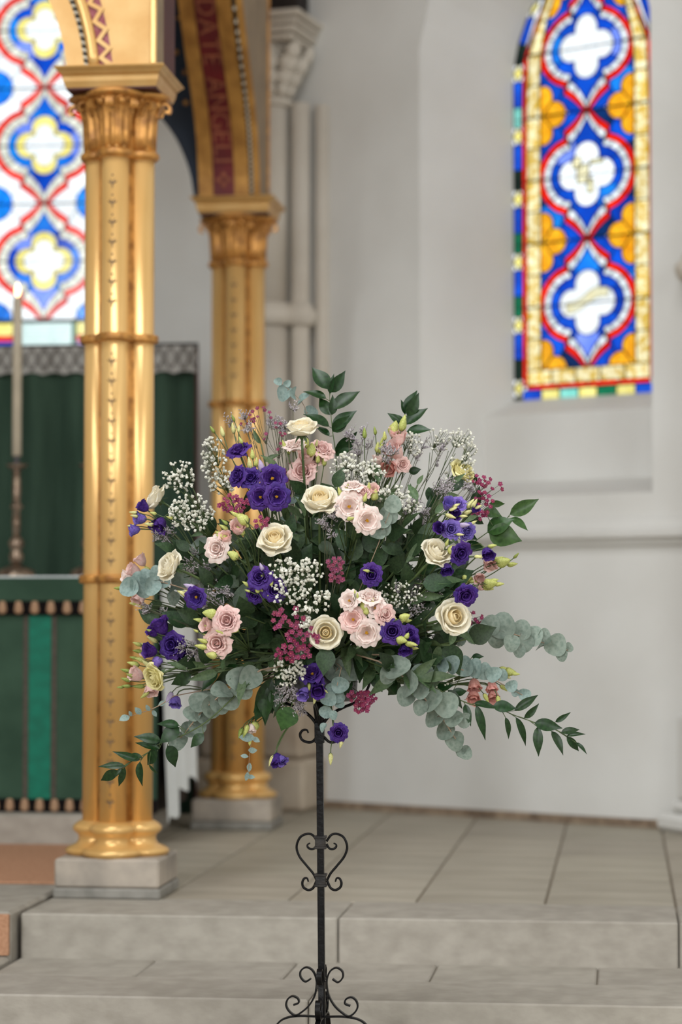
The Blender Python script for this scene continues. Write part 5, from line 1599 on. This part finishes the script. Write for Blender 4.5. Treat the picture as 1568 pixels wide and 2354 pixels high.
def wax_meshes(m_):
    mb = MB()
    for k in range(5):
        q = 2 * PI * k / 5; c = V((.6 * math.cos(q), .6 * math.sin(q), .22)); n = 8
        ring = [c + V((.44 * math.cos(q) * math.cos(2 * PI * i / n) - .42 * math.sin(q) * math.sin(2 * PI * i / n), .44 * math.sin(q) * math.cos(2 * PI * i / n) + .42 * math.cos(q) * math.sin(2 * PI * i / n), .08 * math.cos(2 * PI * i / n))) for i in range(n)]
        mb.add([c + V((0, 0, -.07))] + ring, [(0, 1 + i, 1 + (i + 1) % n) for i in range(n)])
    mb.lathe([(.05, -.35), (.22, -.1), (.34, .16), (.3, .26)], 8)
    mb.lathe([(.26, .22), (.22, .33), (.06, .38)], 8, mi=1)
    me = newmesh('floret', mb.v, mb.f, True, mb.m); me.materials.append(m_); me.materials.append(WAXC); return me
WXM, WXD = wax_meshes(WAXM), wax_meshes(WAXD)
def waxflower(label, blobs, fpx=6.5, d=None, me=None, dark=False):
    P0 = [fp(b[0], b[1], d) for b in blobs]; cen = sum(P0, V()) / len(P0); ra = root_at(cen)
    nd = ra + (cen - ra) * .6
    o = empty('waxflower', ra, label, 'waxflower', 'magenta waxflower sprigs')
    st = MB(); st.tube(stem_pts(ra, nd, n=7), .0018, 5)
    for b in blobs:
        hub = fp(b[0], b[1], (dep(b[0], b[1]) if d is None else d) - .02); hub = nd + (hub - nd) * .7; st.tube([nd, hub], .001, 4)
        pts = []; tries = 0
        while len(pts) < b[4] and tries < 600:
            tries += 1
            a = rn.uniform(0, 6.28); q = math.sqrt(rn.random()); x, y = b[0] + b[2] * q * math.cos(a), b[1] + b[3] * q * math.sin(a)
            if all((x - u) ** 2 + (y - w) ** 2 > (fpx * 1.25) ** 2 for u, w in pts): pts.append((x, y))
        for x, y in pts:
            p = fp(x, y, (dep(b[0], b[1]) if d is None else d) + rn.uniform(0, .02))
            f = ((p - hub).normalized() * .7 + CAMV * .8 + rvec(.35)).normalized(); s = fpx * KS * rn.uniform(.8, 1.1)
            link('floret', WXD if dark else WXM, o, frame_z(p, f, rn.uniform(0, 6), s))
            st.tube([hub, (hub + p) / 2 + rvec(.004), p - f * s * .3], .0006, 4, False)
    st.build('stem', STEMB, o, None, True)
waxflower('magenta waxflower knot between white gypsophila and the violet cluster', [(538, 1158, 36, 20, 22)], 6.2)
waxflower('magenta waxflower wisp above the cream rose on the altar side', [(603, 1200, 16, 18, 8)], 6)
waxflower('large magenta waxflower mass beside the central cream rose', [(662, 1425, 40, 28, 17), (692, 1465, 40, 26, 20), (672, 1502, 46, 18, 17)], 7.2, d=.27)
waxflower('deep magenta waxflower drop below the large cream rose', [(770, 1296, 18, 16, 12), (775, 1325, 16, 14, 9)], 6.6, d=.27, dark=True)
waxflower('magenta waxflower fringe at the edge of the bunch over the wall ledge', [(1105, 1105, 20, 14, 8), (1125, 1118, 36, 20, 9), (1112, 1160, 22, 28, 14), (1100, 1185, 16, 14, 6)], 6, d=.0)
waxflower('magenta waxflower tuft hanging on the iron arm beside the bowl', [(820, 1602, 20, 12, 12), (845, 1605, 20, 14, 13), (832, 1628, 18, 10, 9)], 6, d=.10)
waxflower('magenta waxflower tip before the long pale eucalyptus branch', [(1092, 1425, 18, 22, 9), (1120, 1425, 15, 12, 7)], 5.6, d=.03)
waxflower('dusky waxflower twig in front of the far golden column', [(600, 955, 26, 26, 9), (640, 1000, 40, 34, 12), (570, 970, 18, 16, 5)], 5, d=-.02, dark=True)
waxflower('dusky waxflower twig below the pink spray on the altar side', [(668, 1090, 20, 26, 10), (625, 1060, 14, 20, 4)], 5.4, d=.05, dark=True)

# ---------------------------------------------------------------- eucalyptus and ruscus branches
def branch_line(pts, d, n=10):
    c = spline([(x, 0, y) for x, y in pts], n)
    ds = d if isinstance(d, (tuple, list)) else (d, d)
    out = []
    for i, p in enumerate(c):
        t = i / (len(c) - 1); out.append(fp(p.x, p.z, ds[0] + (ds[1] - ds[0]) * t))
    return out
def eucalyptus(label, pts, discs, d=.05, key='euc', thin=.0022):
    """stem through pts; each leaf a rounded blade (cx, cy, radius) read off the photograph, joined to its stem"""
    L_ = branch_line(pts, d)
    o = empty('eucalyptus', L_[0], label, 'eucalyptus', 'eucalyptus branches')
    near = (L_[0] - ROOT).length < .55
    st = MB(); P_ = ([root_at(L_[0])] if near else []) + L_
    st.tube(P_, [thin * (1 - .5 * i / len(P_)) for i in range(len(P_))], 5)
    ds = d if isinstance(d, (tuple, list)) else (d, d)
    for i, (x, y, r) in enumerate(discs):
        t = i / max(len(discs) - 1, 1)
        c = fp(x, y, ds[0] + (ds[1] - ds[0]) * t + rn.uniform(-.012, .018))
        q = min(L_, key=lambda v: (v - c).length)
        xd = c - q; xd.y *= .3
        if xd.length < .004: xd = (L_[-1] - L_[0])
        xd.normalize()
        el = 1.5 if key == 'eucs' else 1.0
        size = 2 * r * KS * 1.06
        z = CAMV + rvec(.5) + V((0, 0, .25))
        leafobj(key, o, c - xd * size * el * .5, xd, z, size)
        st.tube([q, (q + c) / 2, c - xd * size * el * .45], thin * .35, 4, False)
    st.build('stem', STEMP, o, None, True)
eucalyptus('blue-green eucalyptus spray across the golden column below the low cream rose', [(430, 1355), (370, 1338), (335, 1340), (300, 1350)],
           [(360, 1318, 15), (350, 1347, 19), (337, 1330, 19), (330, 1352, 19), (318, 1340, 21), (299, 1351, 22), (375, 1340, 18), (395, 1350, 20)], (.10, .08), 'euc2')
eucalyptus('long eucalyptus branch trailing down across both golden columns', [(600, 1540), (540, 1575), (470, 1630), (425, 1685), (405, 1705)],
           [(575, 1557, 26), (549, 1561, 28), (560, 1588, 20), (509, 1590, 25), (528, 1608, 24), (486, 1625, 26), (457, 1614, 23), (505, 1618, 24), (442, 1640, 20), (466, 1645, 22), (433, 1677, 19), (453, 1668, 22), (409, 1703, 22), (474, 1600, 16)], (.16, .06), 'euc')
eucalyptus('long pale eucalyptus branch stretching out over the white wall', [(1010, 1440), (1080, 1440), (1150, 1450), (1215, 1468), (1270, 1484), (1305, 1495)],
           [(1086, 1458, 20), (1103, 1450, 20), (1127, 1437, 22), (1157, 1439, 29), (1142, 1468, 21), (1175, 1478, 19), (1199, 1449, 23), (1207, 1479, 19), (1194, 1497, 14), (1226, 1463, 23), (1251, 1459, 14), (1251, 1481, 23), (1277, 1482, 25), (1292, 1506, 14), (1307, 1488, 11)], (.08, .0), 'euc')
eucalyptus('drooping eucalyptus branch curving down before the white wall', [(870, 1520), (920, 1550), (975, 1605), (1015, 1650), (1045, 1695), (1066, 1728)],
           [(891, 1549, 22), (912, 1536, 30), (943, 1571, 31), (971, 1549, 24), (934, 1601, 22), (969, 1580, 26), (990, 1610, 27), (967, 1627, 17), (1025, 1619, 28), (999, 1651, 23), (1043, 1653, 21), (1066, 1655, 17), (1025, 1679, 24), (1047, 1703, 22), (1069, 1731, 16), (1058, 1729, 10)], (.20, .06), 'euc')
eucalyptus('slim eucalyptus branch running out between salmon buds and long pale branch', [(880, 1505), (960, 1520), (1040, 1535), (1110, 1552), (1165, 1578), (1205, 1600)],
           [(956, 1515, 17), (988, 1523, 22), (1012, 1532, 22), (1038, 1527, 20), (1069, 1534, 21), (1092, 1538, 20), (1112, 1545, 18), (1134, 1551, 17), (1153, 1553, 13), (1175, 1577, 13), (1184, 1592, 9), (1205, 1597, 13)], (.14, .02), 'euc2')
eucalyptus('small eucalyptus tip rising behind the topmost rose', [(710, 985), (700, 935), (675, 905), (645, 880)],
           [(696, 920, 17), (714, 948, 15), (673, 904, 15), (656, 903, 18), (640, 878, 9), (660, 882, 8)], (-.05, -.05), 'euc2', .0012)
eucalyptus('small round eucalyptus leaves beside the open blush flowers', [(870, 1250), (885, 1205), (903, 1160)],
           [(880, 1213, 20), (880, 1195, 20), (893, 1183, 21), (903, 1159, 19), (868, 1225, 18)], (.22, .23), 'euc', .0012)
eucalyptus('blue-green eucalyptus hanging from the bowl beside the iron stem', [(785, 1535), (775, 1575), (768, 1605), (765, 1645)],
           [(780, 1575, 18), (764, 1583, 13), (757, 1608, 16), (776, 1602, 15), (779, 1618, 11), (750, 1636, 14), (767, 1643, 10), (745, 1672, 10)], (.13, .12), 'euc2', .0012)
eucalyptus('thin young eucalyptus tip before the near golden column', [(400, 1600), (360, 1625), (320, 1640), (280, 1652)],
           [(287, 1650, 10), (318, 1635, 8), (340, 1628, 6), (300, 1641, 5), (355, 1640, 6), (372, 1617, 7)], (.06, .04), 'eucs', .0014)
eucalyptus('thin eucalyptus thread hanging below the lime buds', [(592, 1630), (580, 1690), (573, 1745), (570, 1785)],
           [(568, 1695, 12), (580, 1725, 8), (562, 1738, 6), (573, 1764, 7), (568, 1785, 7), (577, 1786, 6), (588, 1700, 7)], (.08, .08), 'eucs', .0008)
eucalyptus('dark eucalyptus leaves in the shade over the bowl', [(800, 1500), (780, 1530), (765, 1560)], [(790, 1520, 26), (770, 1540, 26), (806, 1545, 22), (786, 1560, 20)], (.10, .10), 'euc')
eucalyptus('eucalyptus leaves behind the pale blush lisianthus', [(600, 1330), (520, 1300), (450, 1265), (410, 1245)],
           [(470, 1262, 28), (440, 1280, 28), (520, 1298, 26), (500, 1310, 22), (450, 1315, 26), (415, 1335, 22), (545, 1325, 22), (480, 1340, 22), (400, 1375, 16)], (.02, .02), 'euc')
eucalyptus('eucalyptus leaves between the violet cluster and the large cream rose', [(690, 1260), (680, 1190), (665, 1130)],
           [(668, 1170, 10), (660, 1190, 10), (678, 1205, 11), (655, 1165, 9), (675, 1150, 9)], (.12, .10), 'eucs', .0012)
eucalyptus('eucalyptus leaf edge behind the tall cream rose', [(990, 1470), (1030, 1468), (1080, 1460)], [(1020, 1455, 22), (1050, 1468, 22), (1085, 1450, 20)], (.0, .0), 'euc')

def ruscus(label, stem, leaves, d=.0, key='rusc', wide=None, thin=.0019):
    """leaves (base x, base y, tip x, tip y[, width factor]) read off the photograph"""
    L_ = branch_line(stem, d); k = len(L_)
    o = empty('ruscus', L_[0], label, 'ruscus', 'ruscus branches')
    pre_ = [root_at(L_[0])] if (L_[0] - ROOT).length < .6 else []
    st = MB(); st.tube(pre_ + L_, [thin] * len(pre_) + [thin * (1 - .6 * i / k) for i in range(k)], 6)
    ds = d if isinstance(d, (tuple, list)) else (d, d)
    for i, lf in enumerate(leaves):
        x0, y0, x1, y1 = lf[:4]; w = lf[4] if len(lf) > 4 else 1.0
        q = min(range(k), key=lambda j: (L_[j] - fp(x0, y0, ds[0])).length); t = q / (k - 1)
        dd = ds[0] + (ds[1] - ds[0]) * t
        a = fp(x0, y0, dd); b = fp(x1, y1, dd + rn.uniform(-.015, .025))
        side = (b - a).cross(CAMV).normalized()
        z = CAMV + side * rn.uniform(-.7, .7) + V((0, 0, .35))
        ln = (b - a).length
        leafobj(key, o, a, b - a, z, (ln, ln * w, ln))
        if (a - L_[q]).length > .004: st.tube([L_[q], a], thin * .5, 4, False)
    st.build('stem', STEMG, o, None, True)
ruscus('tall dark ruscus sprig standing highest in the bunch', [(776, 1120), (772, 1045), (764, 985), (759, 930), (757, 895)],
       [(754, 895, 720, 838, 1.35), (759, 902, 795, 855, 1.2), (750, 917, 700, 891, 1.1), (767, 940, 823, 891, 1.25), (759, 905, 763, 860, .9), (759, 954, 732, 910, 1.2), (763, 954, 769, 908, 1.2),
        (757, 981, 704, 944, 1.1), (765, 988, 814, 938, 1.3), (764, 992, 803, 958, 1.3), (757, 1003, 727, 973, 1.1), (771, 1043, 824, 997, 1.2), (772, 1047, 808, 1026, 1.2)], (.0, -.03))
ruscus('short dark ruscus sprig with broad leaves before the white wall', [(905, 1090), (925, 1015), (933, 975), (938, 945)],
       [(930, 952, 960, 895, 1.1), (936, 956, 967, 906, 1.2), (931, 952, 926, 918, 1.2), (934, 976, 979, 931, 1.2), (935, 993, 987, 980, 1.3), (929, 974, 891, 949, 1.0), (929, 972, 911, 951, 1.0), (940, 1085, 968, 1078, 1.6)], (-.02, -.05), 'rusc')
ruscus('ruscus sprig of broad leaves reaching towards the wall ledge', [(1030, 1300), (1075, 1258), (1112, 1230), (1150, 1204), (1172, 1186)],
       [(1172, 1183, 1241, 1147, .9), (1121, 1224, 1176, 1187, 1.7), (1174, 1191, 1217, 1214, 1.1), (1124, 1222, 1196, 1240, 1.5), (1125, 1157, 1163, 1160, .9), (1112, 1172, 1152, 1184, 1.3)], (.0, -.04), 'rusc2')
ruscus('long dark ruscus branch pointing down across the white wall', [(930, 1540), (1000, 1580), (1030, 1597), (1090, 1621), (1134, 1622), (1177, 1642), (1227, 1660), (1277, 1677), (1303, 1692), (1324, 1707)],
       [(1030, 1586, 1066, 1624, 1.6), (1069, 1619, 1082, 1664, 1.4), (1095, 1621, 1118, 1698), (1090, 1617, 1143, 1620, 1.5), (1134, 1623, 1184, 1624, 2.2), (1162, 1649, 1177, 1698, 1.2), (1183, 1634, 1239, 1595, 1.2), (1186, 1649, 1218, 1713), (1205, 1651, 1242, 1622, 1.4),
        (1229, 1662, 1290, 1671, 1.8), (1236, 1671, 1238, 1734, 1.4), (1277, 1660, 1310, 1640, 1.2), (1268, 1681, 1301, 1727, 1.5), (1290, 1684, 1334, 1673, 1.5), (1303, 1692, 1343, 1681, 1.2), (1303, 1694, 1335, 1728, 1.5), (1324, 1707, 1350, 1726, 1.1)], (.14, .0), 'narrow')
ruscus('long dark ruscus branch pointing down across the near golden column', [(540, 1600), (480, 1655), (427, 1687), (368, 1709), (338, 1731), (290, 1757), (268, 1772)],
       [(370, 1703, 311, 1688, 1.6), (366, 1722, 311, 1701, 1.2), (412, 1668, 364, 1657, 1.8), (412, 1672, 366, 1703, 2.6), (385, 1714, 411, 1762, 2.4), (468, 1687, 438, 1716, 2.4), (362, 1727, 331, 1757, 2.6), (327, 1742, 281, 1733, 1.5),
        (322, 1747, 261, 1729, 1.1), (322, 1751, 318, 1806, 1.5), (342, 1757, 362, 1783, .8), (288, 1761, 227, 1757, 1.1), (272, 1772, 226, 1796, 1.7), (287, 1764, 272, 1812, 1.2), (282, 1766, 262, 1786, 1.2)], (.14, .06), 'narrow')
ruscus('dark leaves along the edge above the trailing eucalyptus', [(600, 1560), (540, 1545), (470, 1540), (420, 1560)],
       [(470, 1540, 430, 1528, 2), (440, 1550, 395, 1575, 2.4), (500, 1545, 460, 1580, 2), (520, 1530, 560, 1570, 1.6), (560, 1550, 520, 1520, 2), (500, 1560, 512, 1640, 1)], (.12, .07), 'narrow')
ruscus('dark broad leaves below the drooping eucalyptus branch', [(880, 1545), (950, 1575), (1020, 1590), (1060, 1600)],
       [(890, 1555, 915, 1590, 1.6), (920, 1570, 890, 1600, 1.6), (1000, 1585, 1040, 1572, 1.5), (1040, 1595, 1075, 1585, 1.4), (1085, 1510, 1110, 1508, 1.3), (860, 1550, 875, 1590, 1.6)], (.12, .05))
ruscus('drooping dark leaves hanging above the lime buds', [(650, 1545), (625, 1565), (605, 1600), (592, 1635)],
       [(625, 1560, 585, 1640, .9), (615, 1580, 604, 1655, 1.4), (630, 1570, 622, 1640, 1.3), (610, 1600, 590, 1660, 1.3), (635, 1580, 632, 1635, 1.4), (605, 1610, 615, 1665, 1)], (.12, .08))
ruscus('single heart-shaped leaf on the bare stem of the hanging violet flower', [(700, 1580), (680, 1605), (668, 1628), (652, 1676)], [(667, 1625, 650, 1680, 2.0)], (.12, .11), 'rusc2')
ruscus('dark leaves beside the tall cream rose and grey statice', [(900, 1300), (960, 1320), (1000, 1330), (1030, 1340)],
       [(960, 1310, 1010, 1300, 1.4), (990, 1350, 1040, 1330, 1.8), (940, 1320, 900, 1340, 1.4), (1000, 1330, 1045, 1345, 1.4), (960, 1360, 1010, 1370, 1.3), (985, 1390, 1015, 1410, 1.4)], (.08, .05))
ruscus('dark leaves fanning behind dense violet blooms', [(880, 1310), (950, 1245), (990, 1190), (1020, 1140)],
       [(1000, 1190, 985, 1135, 1.3), (1010, 1165, 1020, 1100, 1.4), (975, 1215, 1010, 1180, 1.2), (960, 1230, 995, 1250, 1.2), (940, 1250, 950, 1200, 1.1), (920, 1270, 965, 1275, 1.1), (1040, 1130, 1065, 1075, 1.4), (985, 1120, 1000, 1165, 1.2)], (.05, -.03))
ruscus('dark leaves below the wall ledge behind magenta waxflower', [(980, 1290), (1040, 1235), (1080, 1195), (1100, 1150)],
       [(1090, 1170, 1100, 1120, 1.2), (1085, 1190, 1115, 1205, 1.2), (1060, 1220, 1095, 1240, 1.4), (1090, 1160, 1080, 1205, 1.4), (1070, 1250, 1115, 1262, 1.2), (1085, 1085, 1090, 1120, 1.4)], (.0, -.05))

# ---------------------------------------------------------------- dark greenery that fills the bunch
lab_f = 'sprig of dark green foliage filling the middle of the arrangement'
def sprig(px, py, d, n, size, key):
    e = fp(px, py, d); ra = root_at(e)
    o = empty('foliage_sprig', ra, lab_f, 'foliage', 'dark green sprigs filling the arrangement')
    pts = stem_pts(ra, e, n=10); MB().tube(pts, .002, 5).build('stem', STEMG, o, None, True)
    for i in range(n):
        t = .4 + .6 * (i + 1) / n; p = pts[min(int(t * 10), 10)]
        dirv = (pts[-1] - pts[-3]).normalized()
        x = dirv * rn.uniform(.2, 1) + rvec(.75); 
        leafobj(key, o, p, x, CAMV * 1.0 + V((0, 0, .4)) + rvec(.7), size * rn.uniform(.8, 1.2))
cnt = 0
while cnt < 92:
    a = rn.uniform(0, 6.28); q = math.sqrt(rn.random())
    x = 742 + 385 * q * math.cos(a); y = 1385 + 225 * q * math.sin(a)
    if y > 1500 and abs(x - 742) < 150 and y > 1560: continue
    dmax = dep(x, y)
    sprig(x, y, rn.uniform(-.10, max(dmax - .045, -.05)), 7, rn.choice((.058, .07, .08)), rn.choice(('rose', 'rose', 'broad', 'mid')))
    cnt += 1
for x, y in ((560, 1180), (650, 1130), (870, 1110), (960, 1150), (700, 1190), (820, 1240), (1000, 1220), (470, 1270), (430, 1420), (430, 1540), (500, 1545), (560, 1560), (900, 1540), (1000, 1340), (640, 1080), (770, 1120)):
    sprig(x, y, dep(x, y) - .07, 7, .066, rn.choice(('rose', 'mid')))
for x, y in ((880, 1150), (930, 1205), (1000, 1180), (960, 1115), (860, 1065), (900, 1240), (1010, 1250), (470, 1225), (420, 1262), (600, 1020), (640, 1170), (1040, 1110), (800, 1130), (1060, 1200), (980, 1290), (560, 1240), (830, 1180), (940, 1270)):
    sprig(x, y, dep(x, y) * .4 - .03, 9, .046, 'mid')
# two large clear leaves in front
o = empty('rose_leaf_stem', fp(760, 1500, .2), 'dark veined leaf directly under the central cream rose', 'leaf')
leafobj('broad', o, fp(752, 1490, .26), V((-.12, -.2, -1)), CAMV + V((0, 0, .3)), 62 * KS)
MB().tube([fp(752, 1490, .26), fp(755, 1470, .22)], .0016, 5).build('leaf_stalk', STEMG, o, None, True)
o = empty('rose_leaf_stem', fp(960, 1330, .12), 'dark veined leaf beside grey statice above the tall cream rose', 'leaf')
leafobj('broad', o, fp(972, 1342, .17), V((1, -.2, .1)), CAMV + V((0, 0, .4)), 66 * KS)
MB().tube([fp(972, 1342, .17), fp(940, 1340, .12)], .0016, 5).build('leaf_stalk', STEMG, o, None, True)
